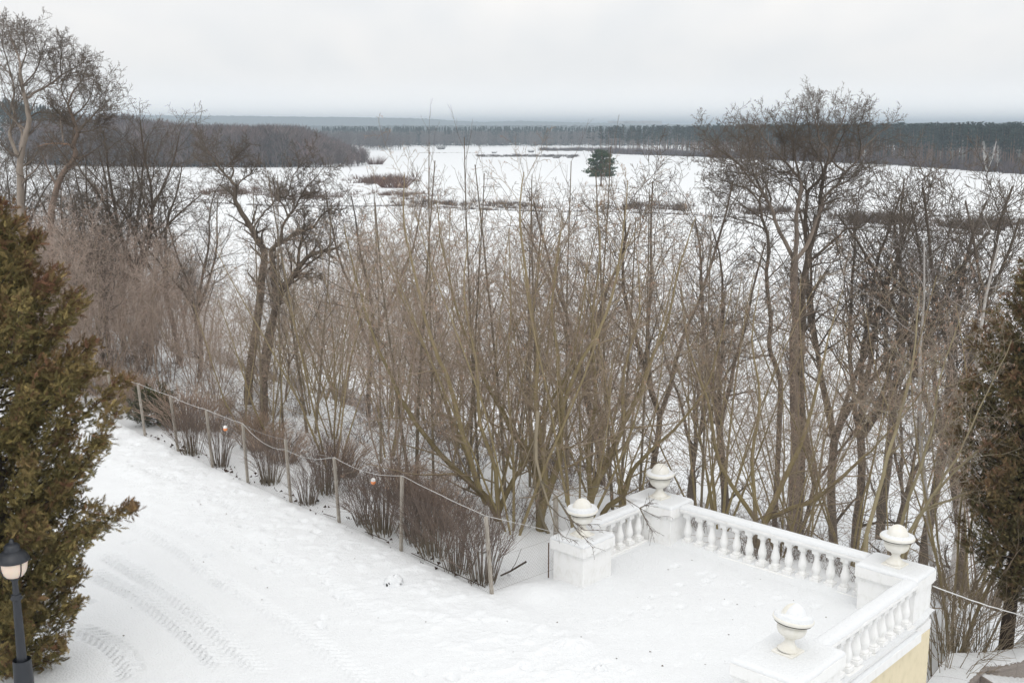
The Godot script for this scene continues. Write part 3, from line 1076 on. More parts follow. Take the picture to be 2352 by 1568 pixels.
func far_country() -> void:
	var broad := [far_broadleaf(20.0, 41), far_broadleaf(20.0, 42)]
	var pines := [far_pine(20.0, 51), far_pine(20.0, 52), far_pine(20.0, 53, 0.3, 0.11)]
	var spruce := far_spruce(18.0, 61)
	var small := far_pine(20.0, 54, 0.6, 0.12)
	rng.seed = 400
	# the grove across the flood plain
	for v in 2:
		var where := []
		var tint := []
		for i in 1100:
			var f := rng.randf()
			var z := -560.0 - 170.0 * pow(f, 1.3)
			var x := lerpf(-250.0, -79.0 + 7.0 * sin(z * 0.05) - 0.12 * (-560.0 - z), rng.randf())
			var edge := smoothstep(-74.0, -122.0, x - (-560.0 - z) * -0.1)
			var k := rng.randf_range(0.78, 1.12) * lerpf(0.42, 1.06, edge)
			where.append(spot(x, z, rng.randf() * TAU, k))
			var c := rng.randf_range(0.55, 1.4)
			var red := rng.randf() * 0.35
			tint.append(Color(0.165 * c * (1.0 + red * 0.6), 0.143 * c, 0.134 * c))
		tag(many("far_grove", broad[v], M.far, where, tint), "brown bare grove across the flood plain, one mass of crowns" if v == 0 else "paler bare crowns mixed through the brown grove across the flood plain", "grove")
	# pines on the hillside
	var where := []
	var tint := []
	for i in 3200:
		var x := rng.randf_range(-430.0, -225.0)
		var z := rng.randf_range(-790.0, -590.0)
		if ground(x, z) > -9.8:
			where.append(spot(x, z, rng.randf() * TAU, rng.randf_range(0.4, 0.62)))
	tag(many("hillside_forest", spruce, M.far, where, []), "dark conifer forest covering the hill behind the old trees", "forest")
	# forest across the plain, a kilometre and more away: bare trees before conifers
	for v in 2:
		where = []
		tint = []
		for i in 1300:
			var f := rng.randf()
			var z := -1130.0 - 330.0 * f
			var x := rng.randf_range(-190.0, 330.0) * (-z / 1130.0)
			if z > -1180.0 and v == 1:
				z -= 90.0
			where.append(spot(x, z, rng.randf() * TAU, rng.randf_range(0.75, 1.0) * (0.9 if v == 0 else 1.12), 1.0))
			var c := rng.randf_range(0.8, 1.25)
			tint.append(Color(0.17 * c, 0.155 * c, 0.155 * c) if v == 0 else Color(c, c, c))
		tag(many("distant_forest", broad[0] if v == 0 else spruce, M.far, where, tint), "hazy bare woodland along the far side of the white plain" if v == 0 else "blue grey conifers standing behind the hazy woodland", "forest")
	where = []
	tint = []
	for i in 260:      # the darker spur that comes forward behind the grove
		var z := -960.0 - 150.0 * rng.randf()
		var x := rng.randf_range(-240.0, -85.0) * (-z / 960.0) + 0.2 * (z + 960.0)
		where.append(spot(x, z, rng.randf() * TAU, rng.randf_range(0.7, 0.95)))
		var c := rng.randf_range(0.8, 1.2)
		tint.append(Color(0.15 * c, 0.132 * c, 0.13 * c))
	tag(many("distant_forest", broad[1], M.far, where, tint), "spur of bare woodland coming forward behind the brown grove", "forest")
	# the pine forest along the right of the plain
	var edge := [[62.0, -865.0], [128.0, -755.0], [168.0, -670.0], [202.0, -600.0], [217.0, -490.0], [236.0, -440.0], [300.0, -400.0]]
	for v in 3:
		where = []
		tint = []
		for i in 900:
			var f := rng.randf() * 5.999
			if f < 1.0 and rng.randf() < 0.35:
				continue
			var k := int(f)
			var x: float = lerpf(edge[k][0], edge[k + 1][0], f - k)
			var z: float = lerpf(edge[k][1], edge[k + 1][1], f - k)
			var back := 150.0 * pow(rng.randf(), 1.6) + 3.0
			where.append(spot(x + back * 0.75, z - back * 0.75, rng.randf() * TAU, (lerpf(1.1, 0.66, pow(rng.randf(), 1.7)) + 0.12 * n_low.get_noise_2d(x * 0.12, z * 0.12)) * table([[0.0, 0.94], [2.0, 1.0], [4.0, 0.99], [6.0, 0.9]], f)))
			var c := rng.randf_range(0.75, 1.25)
			tint.append(Color(c, c, c))
		tag(many("pine_forest", pines[v], M.far, where, tint), ["dark pine forest standing along the edge of the snowy plain", "shaded pines with broader crowns filling the forest by the plain", "bare trunked pines with short crowns in the forest by the plain"][v], "forest")
	where = []
	tint = []
	for i in 900:      # young spruces that close the view between the trunks
		var f := rng.randf() * 5.999
		var k := int(f)
		var x: float = lerpf(edge[k][0], edge[k + 1][0], f - k)
		var z: float = lerpf(edge[k][1], edge[k + 1][1], f - k)
		var back := 18.0 + 90.0 * rng.randf()
		if f < 1.1:
			back += 60.0
		where.append(spot(x + back * 0.75, z - back * 0.75, rng.randf() * TAU, rng.randf_range(0.45, 0.85)))
		var c := rng.randf_range(0.8, 1.5)
		tint.append(Color(c * 1.15, c, c * 1.1))
	tag(many("young_forest", spruce, M.far, where, tint), "young spruces filling the shade between the pine trunks", "forest")
	where = []
	tint = []
	for i in 1500:      # undergrowth at the forest's foot
		var f := rng.randf() * 5.2
		var k := int(f)
		var x: float = lerpf(edge[k][0], edge[k + 1][0], f - k)
		var z: float = lerpf(edge[k][1], edge[k + 1][1], f - k)
		var back := rng.randf_range(-3.0, 22.0)
		where.append(spot(x + back * 0.75, z - back * 0.75, rng.randf() * TAU, rng.randf_range(0.7, 2.0), 0.9))
		var c := rng.randf_range(0.7, 1.3)
		tint.append(Color(0.15 * c, 0.12 * c, 0.12 * c))
	var scrub := tuft(3.5, 3.2, 26, 71, 0.22)
	tag(many("forest_scrub", scrub, M.far, where, tint), "low brown scrub along the foot of the pine forest", "scrub")
	# pines that stand free at the forest's end, and the birches before it
	var free := [[1250, 334, 1020, 0.75], [1256, 336, 990, 0.85], [1288, 340, 1000, 0.6], [1312, 338, 1010, 0.8], [1352, 347, 900, 0.95], [1362, 349, 880, 1.0], [1380, 350, 870, 1.02], [1392, 351, 865, 0.96], [1406, 351, 860, 0.9], [1425, 352, 850, 0.98]]
	var says := ["isolated small pine on the plain, ahead of the forest's end", "taller of two pines standing close together on the open plain", "thin stunted pine standing alone on the far plain", "bare trunked pine between the lone pine pair and the forest", "first tall pine where the forest line begins", "thick crowned pine second from the forest line's open end", "tallest pine at the open end of the forest line", "pine with a narrow crown beside the tallest end pine", "short crowned pine near the open end of the forest", "broad pine where the open row joins the solid forest"]
	for i in free.size():
		var p := at(free[i][0], free[i][1], free[i][2])
		var o := base("pine_tree", Vector3(p.x, ground(p.x, p.z), p.z))
		o.scale = Vector3.ONE * free[i][3]
		o.rotation.y = i * 1.7
		tag(o, says[i], "pine", "pines at the forest's open end")
		obj("crown", pines[i % 3] if i != 5 else small, M.far, o)
	birches(edge)
	# banks, reeds and bushes out on the plain
	var reed := tuft(1.1, 1.4, 22, 72, 0.09)
	where = []
	tint = []
	for line in [[[905, 474], [1180, 484], [1500, 489], [1700, 500], [1960, 518], [2120, 530], [2352, 546], [2420, 550]], [[470, 466], [640, 474], [905, 475]]]:
		for i in line.size() - 1:
			var a := on(line[i][0], line[i][1], VALLEY)
			var b := on(line[i + 1][0], line[i + 1][1], VALLEY)
			for k in int((b - a).length() / 0.45):
				var p := a.lerp(b, rng.randf())
				where.append(spot(p.x + rng.randf_range(-0.8, 0.8), p.z + rng.randf_range(-1.0, 0.4), rng.randf() * TAU, rng.randf_range(0.5, 1.0), rng.randf_range(0.4, 0.9)))
				var c := rng.randf_range(0.6, 1.1)
				tint.append(Color(0.1 * c, 0.075 * c, 0.062 * c))
	tag(many("ditch_reeds", reed, M.far, where, tint), "dark line of dry reeds along the ditch across the snow", "reeds")
	where = []
	tint = []
	for band in [[890, 418, 60, 9, 130, 2.6], [925, 448, 65, 8, 160, 1.2], [1020, 470, 110, 9, 190, 1.3], [1180, 474, 60, 8, 110, 1.2], [560, 440, 110, 14, 170, 1.7], [700, 452, 90, 9, 130, 1.4], [1500, 478, 110, 8, 120, 1.5], [1780, 488, 90, 9, 110, 1.8], [2020, 505, 100, 10, 130, 1.9], [2250, 520, 110, 12, 150, 2.0]]:
		for i in band[4]:
			var p := on(band[0] + rng.randfn(0.0, 0.6) * band[2], band[1] + rng.randfn(0.0, 0.5) * band[3], VALLEY)
			if n_low.get_noise_2d(p.x * 0.5, p.z * 0.25) < -0.12:
				continue
			where.append(spot(p.x, p.z, rng.randf() * TAU, band[5] * rng.randf_range(0.35, 1.15), rng.randf_range(0.7, 1.4)))
			var c := rng.randf_range(0.7, 1.3)
			tint.append(Color(0.155 * c, 0.1 * c, 0.075 * c) if band[0] < 1000 else Color(0.13 * c, 0.1 * c, 0.085 * c))
	tag(many("willow_scrub", reed, M.far, where, tint), "patches of brown willow scrub and reeds on the flood plain", "scrub")
	var bush := tuft(4.0, 4.6, 170, 73, 0.14)
	var spots := [[1013, 343, 1.25, "round grey bush alone on the far white plain"], [1184, 357, 0.55, "small grey bush at the start of the plain's hedge line"], [1135, 352, 0.5, "lowest bush on the thin brown ridge across the plain"], [1220, 350, 0.7, "rounded bush beside the forest scrub on the plain"], [1278, 363, 0.7, "bushy clump at the far end of the plain's hedge line"], [1310, 363, 0.6, "flat bush lying out past the plain's hedge line"], [862, 378, 1.5, "reddish willow bush at the brown grove's outer end"], [905, 432, 1.35, "red brown willow bush on the bank below the grove"], [1650, 362, 1.6, "reddish bush before the middle of the pine forest"], [2050, 376, 1.5, "reddish bush at the pine forest's foot, beside the big tree's crown"], [2300, 392, 1.2, "reddish bush below the birches"]]
	for s in spots:
		var p := on(s[0], s[1], VALLEY)
		var o := base("bush", Vector3(p.x, ground(p.x, p.z) - 0.1, p.z))
		o.scale = Vector3(s[2] * 1.35, s[2], s[2])
		o.rotation.y = s[0]
		tag(o, s[3], "bush", "bushes out on the plain")
		var red: bool = s[3].contains("red")
		var m := tinted(1.0, 0.0)
		m.albedo_color = Color(0.42, 0.31, 0.27) if red else Color(0.35, 0.33, 0.32)
		obj("twigs", bush, m, o)
	where = []
	tint = []
	for i in 420:      # the hedge line and the thin ridge beyond
		var p := on(rng.randf_range(1095, 1330), 358.0 + rng.randf_range(-1.5, 2.5), VALLEY)
		where.append(spot(p.x, p.z, rng.randf() * TAU, rng.randf_range(0.6, 1.5)))
		var c := rng.randf_range(0.7, 1.2)
		tint.append(Color(0.11 * c, 0.09 * c, 0.08 * c))
	for i in 200:
		var p := on(rng.randf_range(960, 1110), 351.0 + rng.randf_range(-0.6, 0.6), VALLEY)
		where.append(spot(p.x, p.z, rng.randf() * TAU, rng.randf_range(0.3, 0.6)))
		tint.append(Color(0.2, 0.15, 0.11))
	for i in 320:
		var p := on(rng.randf_range(1235, 1400), 344.0 + rng.randf_range(-2.5, 3.0), VALLEY)
		where.append(spot(p.x, p.z, rng.randf() * TAU, rng.randf_range(1.0, 2.6)))
		var c := rng.randf_range(0.7, 1.2)
		tint.append(Color(0.11 * c, 0.09 * c, 0.085 * c))
	tag(many("hedge_line", reed, M.far, where, tint), "thin hedge lines of scrub across the middle of the plain", "scrub")
	lone_pine()
	hills()

func birches(_edge: Array) -> void:
	var spots := [[2185, 378, 560, 0.78, "white birch with a rounded crown, first of the pale birches before the pines"], [2212, 381, 545, 0.9, "taller white birch next to the first pale birch"], [2160, 372, 570, 0.55, "short pale birch at the pine forest's foot"], [2268, 392, 500, 0.85, "many stemmed white birch fanning up from the red scrub"], [2292, 390, 505, 0.72, "white birch half hidden behind the many stemmed birch"], [2338, 380, 520, 1.0, "white birch close to the frame's edge before the pines"], [2075, 372, 600, 0.5, "thin pale birch beside the big tree's crown at the forest edge"], [1985, 368, 610, 0.6, "slim birch seen through the big tree's outer twigs"]]
	for i in spots.size():
		var s: Array = spots[i]
		rng.seed = 900 + i
		var p := at(s[0], s[1], s[2])
		var o := base("birch_tree", Vector3(p.x, ground(p.x, p.z), p.z))
		o.scale = Vector3.ONE * s[3]
		tag(o, s[4], "birch", "birches before the pine forest")
		var g := Geo.new()
		var stems := 5 if i == 3 else 1
		var white := Color(0.62, 0.60, 0.58)
		var crown := Geo.new()
		for k in stems:
			var lean := Vector3(rng.randf_range(-2.5, 2.5), 0, rng.randf_range(-2, 2)) if stems > 1 else Vector3(rng.randf_range(-0.8, 0.8), 0, 0)
			g.tube(PackedVector3Array([Vector3.ZERO, Vector3(0, 7, 0) + lean, Vector3(0, 16, 0) + lean * 1.6]), 0.2, 0.06, 5, white, white)
			for b in 90 / stems:
				var y := rng.randf_range(5.0, 15.5)
				var a := rng.randf() * TAU
				var from := lean * (y / 10.0) + Vector3(0, y, 0)
				var l := (17.5 - y) * 0.36
				var mid := from + Vector3(cos(a) * l * 0.6, l * 0.7, sin(a) * l * 0.6)
				blade(crown, from, mid, 0.22, white * 0.85)
				blade(crown, mid, mid + Vector3(cos(a) * l * 0.5, l * rng.randf_range(-0.2, 0.5), sin(a) * l * 0.5), 0.2, Color(0.3, 0.24, 0.22))
		obj("trunk", g, M.far, o)
		obj("crown", crown, M.far, o)

func lone_pine() -> void:
	rng.seed = 77
	var p := on(1380, 427, VALLEY)
	var o := base("lone_pine", Vector3(p.x, ground(p.x, p.z), p.z))
	o.scale = Vector3(1, 1.12, 1)
	tag(o, "round crowned green pine standing alone on the snowy plain", "pine")
	var g := Geo.new()
	var c := Geo.new()
	g.tube(PackedVector3Array([Vector3.ZERO, Vector3(0.2, 3.5, 0), Vector3(-0.1, 7, 0.1), Vector3(0.1, 10.2, 0)]), 0.3, 0.08, 6, Color(0.1, 0.07, 0.055), Color(0.14, 0.08, 0.05))
	for i in 58:
		var f := (i + 0.5) / 58.0
		var y := lerpf(2.6, 10.4, f)
		var reach := 5.8 * pow(maxf(0.0, 1.0 - pow((f - 0.15) / 0.87, 2.0)), 0.5) * rng.randf_range(0.6, 1.05)
		var a := i * 2.4 + rng.randf_range(-0.4, 0.4)
		var tip := Vector3(cos(a) * reach, y + rng.randf_range(-0.3, 0.7), sin(a) * reach)
		g.tube(PackedVector3Array([Vector3(0, y - 0.5, 0), Vector3(tip.x * 0.6, y - 0.1, tip.z * 0.6), tip]), 0.07, 0.02, 4, Color(0.12, 0.08, 0.06), Color(0.08, 0.06, 0.04))
		for k in 62:
			var q := rng.randf_range(0.3, 1.05)
			var at_ := Vector3(tip.x * q, lerpf(y, tip.y, q), tip.z * q) + Vector3(rng.randf_range(-0.8, 0.8), rng.randf_range(-0.25, 0.5), rng.randf_range(-0.8, 0.8))
			var s := rng.randf_range(0.7, 1.4)
			blade(c, at_, at_ + Vector3(rng.randf_range(-0.5, 0.5), rng.randf_range(0.05, 0.5), rng.randf_range(-0.5, 0.5)), rng.randf_range(0.35, 0.8), Color(0.05 * s, 0.075 * s, 0.035 * s))
	obj("trunk", g, M.bark, o)
	obj("crown", c, M.leaf, o)

func ridge(label: String, dist: float, prof: Array, depth: float, jag: float, col: Color, seed_at: int) -> void:
	var g := Geo.new()
	var pts := PackedVector3Array()
	var f := FastNoiseLite.new()
	f.seed = seed_at
	f.frequency = 1.0
	f.fractal_octaves = 4
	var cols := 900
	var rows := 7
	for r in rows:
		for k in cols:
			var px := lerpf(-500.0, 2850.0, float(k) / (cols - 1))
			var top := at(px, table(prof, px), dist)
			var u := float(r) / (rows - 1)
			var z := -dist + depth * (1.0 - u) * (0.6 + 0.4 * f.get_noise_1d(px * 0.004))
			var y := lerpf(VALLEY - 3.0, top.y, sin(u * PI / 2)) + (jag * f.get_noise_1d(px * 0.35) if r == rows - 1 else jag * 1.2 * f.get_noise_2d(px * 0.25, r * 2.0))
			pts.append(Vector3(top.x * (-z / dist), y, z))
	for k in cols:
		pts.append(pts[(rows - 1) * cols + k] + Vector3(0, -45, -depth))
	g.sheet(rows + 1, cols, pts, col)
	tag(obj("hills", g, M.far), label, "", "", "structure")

func hills() -> void:
	ridge("farthest wooded hills, haze partly painted into their pale colour", 3400.0, [[-500, 258], [240, 264], [400, 265], [600, 267], [800, 269], [930, 271], [1000, 274], [1060, 278], [1110, 280], [1200, 277.5], [1300, 280.5], [1450, 284], [1600, 286], [1900, 283], [2352, 282], [2850, 284]], 700.0, 3.0, Color(0.2, 0.225, 0.235), 5)  # pale base colour carries painted haze on top of the fog
	ridge("wooded ridge in front of the farthest hills", 2100.0, [[-500, 290], [500, 290], [800, 289], [900, 288], [1100, 288.5], [1300, 288], [1500, 288.5], [1700, 289], [2000, 287], [2352, 286], [2850, 288]], 400.0, 2.5, Color(0.125, 0.145, 0.15), 6)  # base colour lightened too, for haze the fog leaves out
	# blocks of flats on the skyline
	rng.seed = 31
	var xs := [1404, 1412, 1428, 1447, 1466, 1482, 1499, 1514]
	for i in xs.size():
		var p := at(xs[i], 284, 3500.0)
		var g := Geo.new()
		var w: float = [10, 7, 18, 16, 14, 11, 11, 8][i]
		var h: float = [20, 18, 17, 19, 17, 20, 19, 18][i]
		g.box(Vector3(-w, -25, -9), Vector3(w, h * 0.45, 9), 0.0, Color(0.55, 0.55, 0.55))
		var o := obj("apartment_block", g, M.far)
		o.position = p
		tag(o, ["narrow pale apartment block, outermost on the skyline towards the grove", "small pale block beside the outermost skyline block", "widest pale apartment block on the far skyline", "wide block next to the widest skyline block", "middle sized pale block in the skyline row", "tall pale block near the end of the skyline row", "last but one pale block on the far skyline", "last pale block at the pine forest end of the skyline"][i], "apartment block", "apartment blocks on the skyline")

# ---------------------------------------------------------------- conifers with scale leaves

func spray_mesh(seed_at: int) -> Mesh:       # one flat frond of an arborvitae
	rng.seed = seed_at
	var g := Geo.new()
	for i in 18:
		var f := (i + 0.5) / 18.0
		for s in [-1.0, 1.0]:
			var l := 0.12 * (1.0 - f * 0.75) * rng.randf_range(0.7, 1.2)
			var p := Vector3(0, f * 0.22, 0.012 * rng.randf_range(-1, 1))
			var tip := p + Vector3(s * l * 0.62, l * 0.8, rng.randf_range(-0.05, 0.05))
			var w := Vector3(0.0055, 0.004, 0.002 * s)
			var k := rng.randf_range(0.75, 1.3)
			g.tri(p - w, p + w, tip, Color(k, k, k))
			var m := p.lerp(tip, 0.55)
			g.tri(m - w * 0.7, m + w * 0.7, m + Vector3(s * 0.008, 0.05, rng.randf_range(-0.04, 0.04)), Color(k, k, k) * 1.1)
	g.tri(Vector3(-0.008, 0.18, 0), Vector3(0.008, 0.18, 0), Vector3(0, 0.3, 0), Color.WHITE)
	return g.mesh()

func arborvitae(called: String, label: String, foot: Vector3, h: float, shape: Array, seed_at: int, cols: Array, dens: float, trunk_r := 0.16, extra := []) -> Node3D:
	var o := base(called, foot)
	tag(o, label, "conifer")
	rng.seed = seed_at
	var wood := Geo.new()
	var bc := Color(0.075, 0.06, 0.05)
	wood.tube(PackedVector3Array([Vector3(0, -0.5, 0), Vector3(0.04, h * 0.3, 0.02), Vector3(-0.03, h * 0.7, 0), Vector3(0, h, 0)]), trunk_r, 0.02, 9, bc, bc)
	obj("trunk", wood, M.bark, o)
	var br := Geo.new()
	var sprays := [[], [], []]
	var tints := [[], [], []]
	var n := int(h * 24)
	var list := []
	for i in n:
		var y := h * (i + rng.randf()) / n
		list.append([y, i * 2.39996 + rng.randf_range(-0.5, 0.5), table(shape, y / h) * rng.randf_range(0.62, 1.0)])
	list.append_array(extra)
	for e in list:
		var y: float = e[0]
		var a: float = e[1]
		var l: float = e[2]
		if l < 0.08:
			continue
		var out := Vector3(cos(a), 0, sin(a))
		var pts := PackedVector3Array()
		var rise := l * rng.randf_range(0.35, 0.85)
		for k in 6:
			var f := k / 5.0
			pts.append(Vector3(0, y, 0) + out * l * f + Vector3(0, rise * f * f * 1.2 - l * 0.12 * f, 0) + Vector3(rng.randf_range(-1, 1), rng.randf_range(-0.5, 0.5), rng.randf_range(-1, 1)) * 0.06 * f)
		br.tube(pts, 0.012 + l * 0.008, 0.004, 4, bc * 0.8, bc)
		var brown := rng.randf()
		for k in int((20.0 + 150.0 * l) * dens):
			var f := 0.22 + 0.84 * pow(rng.randf(), 0.75)
			var j := minf(f, 0.999) * 5.0
			var q := pts[int(j)].lerp(pts[int(j) + 1], j - int(j)) + out * maxf(0.0, f - 1.0) * l
			var loose := 0.11 + 0.2 * l * (1.08 - f) * 0.5
			q += Vector3(rng.randf_range(-1, 1), rng.randf_range(-0.9, 0.7), rng.randf_range(-1, 1)) * loose
			var d := (out * rng.randf_range(0.1, 0.8) + Vector3(0, rng.randf_range(-0.45, 1.25), 0) + Vector3(rng.randf_range(-1, 1), 0, rng.randf_range(-1, 1)) * 0.7).normalized()
			var side := d.cross(Vector3(rng.randf_range(-1, 1), rng.randf_range(-1, 1), rng.randf_range(-1, 1))).normalized()
			var s := rng.randf_range(0.32, 0.68)
			var w := rng.randi() % 3
			sprays[w].append(Transform3D(Basis(side, d, side.cross(d)) * s, q))
			var tip := smoothstep(0.72, 1.05, f) * (0.2 + 0.75 * brown) * (0.35 + 0.9 * y / h)
			var c: Color = cols[0].lerp(cols[1], pow(rng.randf(), 2.2))
			c = c.lerp(cols[2], clampf(tip * rng.randf_range(0.3, 1.3) + (0.5 if rng.randf() < 0.13 else 0.0), 0.0, 0.9))
			var kk := rng.randf_range(0.55, 1.3)
			tints[w].append(Color(c.r * kk, c.g * kk, c.b * kk))
	obj("branches", br, M.bark, o)
	for w in 3:
		many("foliage", fronds[w], M.leaf, sprays[w], tints[w], o)
	return o

var fronds := []

func conifers() -> void:
	fronds = [spray_mesh(1), spray_mesh(2), spray_mesh(3)]
	var foot := Vector3(-8.4, 0, -17.3)
	var extra := []
	# long low branches reaching over the drive
	for e in [[3.95, -0.1, 2.1], [2.75, 0.12, 2.15], [2.35, 0.22, 2.35], [1.55, 0.3, 1.9]]:
		extra.append(e)
	arborvitae("cedar_tree", "big olive brown cedar beside the street lamp, cut by the frame's edge", foot, 8.6,
		[[0.0, 1.0], [0.08, 1.3], [0.2, 1.62], [0.35, 1.82], [0.5, 1.85], [0.62, 1.62], [0.72, 1.3], [0.82, 0.85], [0.92, 0.45], [1.0, 0.1]], 120,
		[Color(0.18, 0.158, 0.066), Color(0.41, 0.325, 0.13), Color(0.23, 0.112, 0.074)], 1.15, 0.18, extra)
	var f2 := on(2455, 1520, LOWER)
	arborvitae("cedar_tree", "dark green conifer beyond the cream wall, cut by the frame's edge", Vector3(f2.x, LOWER, f2.z - 0.3), 10.0,
		[[0.0, 0.0], [0.05, 0.2], [0.1, 1.5], [0.3, 2.3], [0.45, 2.35], [0.6, 2.0], [0.75, 1.45], [0.88, 0.8], [1.0, 0.1]], 121,
		[Color(0.17, 0.155, 0.078), Color(0.31, 0.245, 0.115), Color(0.25, 0.135, 0.09)], 0.62, 0.17)
	var f3 := on(2310, 1487, LOWER)
	arborvitae("cedar_tree", "slimmer dark conifer with a thick bare trunk behind the granite kerb", Vector3(f3.x, LOWER, f3.z), 9.0,
		[[0.0, 0.0], [0.13, 0.1], [0.19, 1.1], [0.4, 1.5], [0.55, 1.6], [0.7, 1.25], [0.85, 0.7], [1.0, 0.1]], 122,
		[Color(0.17, 0.155, 0.078), Color(0.3, 0.24, 0.115), Color(0.25, 0.135, 0.09)], 0.6, 0.17)
	# the low juniper by the fence
	var j := on(360, 975)
	arborvitae("juniper", "low grey green juniper behind the fence under the brown shrubs", j, 0.9,
		[[0.0, 0.9], [0.4, 0.9], [1.0, 0.4]], 123, [Color(0.09, 0.1, 0.05), Color(0.14, 0.14, 0.07), Color(0.1, 0.08, 0.05)], 0.9, 0.04)

# ---------------------------------------------------------------- bare trees and shrubs

const MAPLE := {"lv": 3, "seg": [7, 5, 3, 2], "sides": [7, 4, 3, 3], "kink": [0.09, 0.2, 0.26, 0.3], "up": [0.03, 0.06, 0.03, 0.0], "kids": [0, 12, 7, 4], "from": [0.0, 0.15, 0.1, 0.1], "ang": [0, 50, 52, 52], "ratio": [0.0, 0.42, 0.42, 0.36], "rr": [0.0, 0.36, 0.45, 0.6], "minr": 0.004,
	"cols": [Color(0.287, 0.236, 0.129), Color(0.293, 0.238, 0.161), Color(0.293, 0.233, 0.178), Color(0.316, 0.253, 0.201)], "seeds": 0.35}
const BRUSH := {"lv": 3, "seg": [6, 5, 3, 2], "sides": [5, 3, 3, 3], "kink": [0.11, 0.2, 0.24, 0.28], "up": [0.03, 0.07, 0.05, 0.02], "kids": [0, 12, 7, 3], "from": [0.0, 0.12, 0.1, 0.1], "ang": [0, 42, 48, 50], "ratio": [0.0, 0.38, 0.42, 0.4], "rr": [0.0, 0.42, 0.5, 0.7], "minr": 0.004,
	"cols": [Color(0.280, 0.224, 0.179), Color(0.347, 0.280, 0.230), Color(0.403, 0.325, 0.274), Color(0.437, 0.353, 0.302)], "seeds": 0.15}
const DARK := {"lv": 3, "seg": [8, 6, 4, 2], "sides": [8, 4, 3, 3], "kink": [0.16, 0.3, 0.34, 0.35], "up": [0.02, 0.05, 0.05, 0.03], "kids": [0, 12, 10, 7], "from": [0.0, 0.22, 0.1, 0.1], "ang": [0, 48, 50, 48], "ratio": [0.0, 0.5, 0.42, 0.36], "rr": [0.0, 0.42, 0.45, 0.6], "minr": 0.0056,
	"cols": [Color(0.144, 0.118, 0.096), Color(0.129, 0.108, 0.089), Color(0.144, 0.120, 0.100), Color(0.171, 0.145, 0.122)], "seeds": 0.0}
const WHIP := {"lv": 2, "seg": [9, 5, 3], "sides": [6, 4, 3], "kink": [0.02, 0.05, 0.08], "up": [0.02, 0.22, 0.12], "kids": [0, 15, 3], "from": [0.0, 0.25, 0.2], "ang": [0, 48, 38], "ratio": [0.0, 0.2, 0.34], "rr": [0.0, 0.45, 0.6], "minr": 0.003,
	"cols": [Color(0.204, 0.174, 0.126), Color(0.180, 0.150, 0.126), Color(0.204, 0.174, 0.150)], "seeds": 0.0}

func shade(c: Color, spread := 0.2) -> Color:
	var k := rng.randf_range(1.0 - spread, 1.0 + spread)
	return Color(c.r * k, c.g * k, c.b * k)

func along_path(p: PackedVector3Array, t: float) -> Array:     # [point, direction]
	var f := clampf(t, 0.0, 0.999) * (p.size() - 1)
	var i := int(f)
	return [p[i].lerp(p[i + 1], f - i), (p[i + 1] - p[i]).normalized()]

func grow(g: Array, start: Vector3, dir: Vector3, length: float, r: float, lev: int, st: Dictionary) -> void:
	var n: int = st.seg[lev]
	var k: float = st.kink[lev]
	var up: float = st.up[lev]
	var p := PackedVector3Array([start])
	var d := dir
	var q := start
	for i in n:
		d = (d + Vector3(rng.randf_range(-k, k), rng.randf_range(-k, k) + up, rng.randf_range(-k, k))).normalized()
		q += d * length / n
		p.append(q)
	limb(g, p, length, r, maxf(r * 0.28, st.minr * 0.8), lev, st)

func limb(g: Array, p: PackedVector3Array, length: float, r0: float, r1: float, lev: int, st: Dictionary, kids := -1) -> void:
	var c := shade(st.cols[lev])
	var up_c: Color = st.cols[mini(lev + 1, st.lv)]
	(g[0 if lev == 0 else 1] as Geo).tube(p, r0, r1, st.sides[lev], c, c.lerp(up_c, 0.7))
	if lev >= st.lv:
		return
	var l := lev + 1
	var n: int = kids if kids >= 0 else int(round(st.kids[l] * rng.randf_range(0.75, 1.25)))
	var turn := rng.randf() * TAU
	for i in n:
		var t: float = lerpf(st.from[l], 1.0, (i + rng.randf()) / n)
		var at_ := along_path(p, t)
		var d: Vector3 = at_[1]
		turn += 2.39996 + rng.randf_range(-0.6, 0.6)
		var side := d.cross(Vector3(0.37, 0.2, 0.9)).normalized().rotated(d, turn)
		var ang := deg_to_rad(st.ang[l] * rng.randf_range(0.65, 1.3))
		var cd := (d * cos(ang) + side * sin(ang)).normalized()
		var cl: float = length * st.ratio[l] * (1.12 - 0.62 * t) * rng.randf_range(0.6, 1.3)
		var cr: float = maxf(st.minr, lerpf(r0, r1, t) * st.rr[l])
		grow(g, at_[0], cd, cl, cr, l, st)
	if lev == st.lv - 1 and rng.randf() < st.seeds:      # dry winged seeds hanging from the twig's end
		var e := p[p.size() - 1]
		for i in 4:
			var q := e + Vector3(rng.randf_range(-0.05, 0.05), rng.randf_range(-0.04, 0.0), rng.randf_range(-0.05, 0.05))
			var w := Vector3(rng.randf_range(-1, 1), 0, rng.randf_range(-1, 1)).normalized() * 0.013
			(g[2] as Geo).tri(q - w * 0.4, q + w * 0.6, q + Vector3(rng.randf_range(-0.02, 0.02), rng.randf_range(-0.075, -0.04), 0) + w, shade(Color(0.42, 0.28, 0.2), 0.35))

func finish(o: Node3D, g: Array) -> void:
	obj("crown", g[1], M.bark, o)
	if (g[2] as Geo).v.size():
		tag(obj("dry_seeds", g[2], M.leaf, o), "", "", "", "stuff")

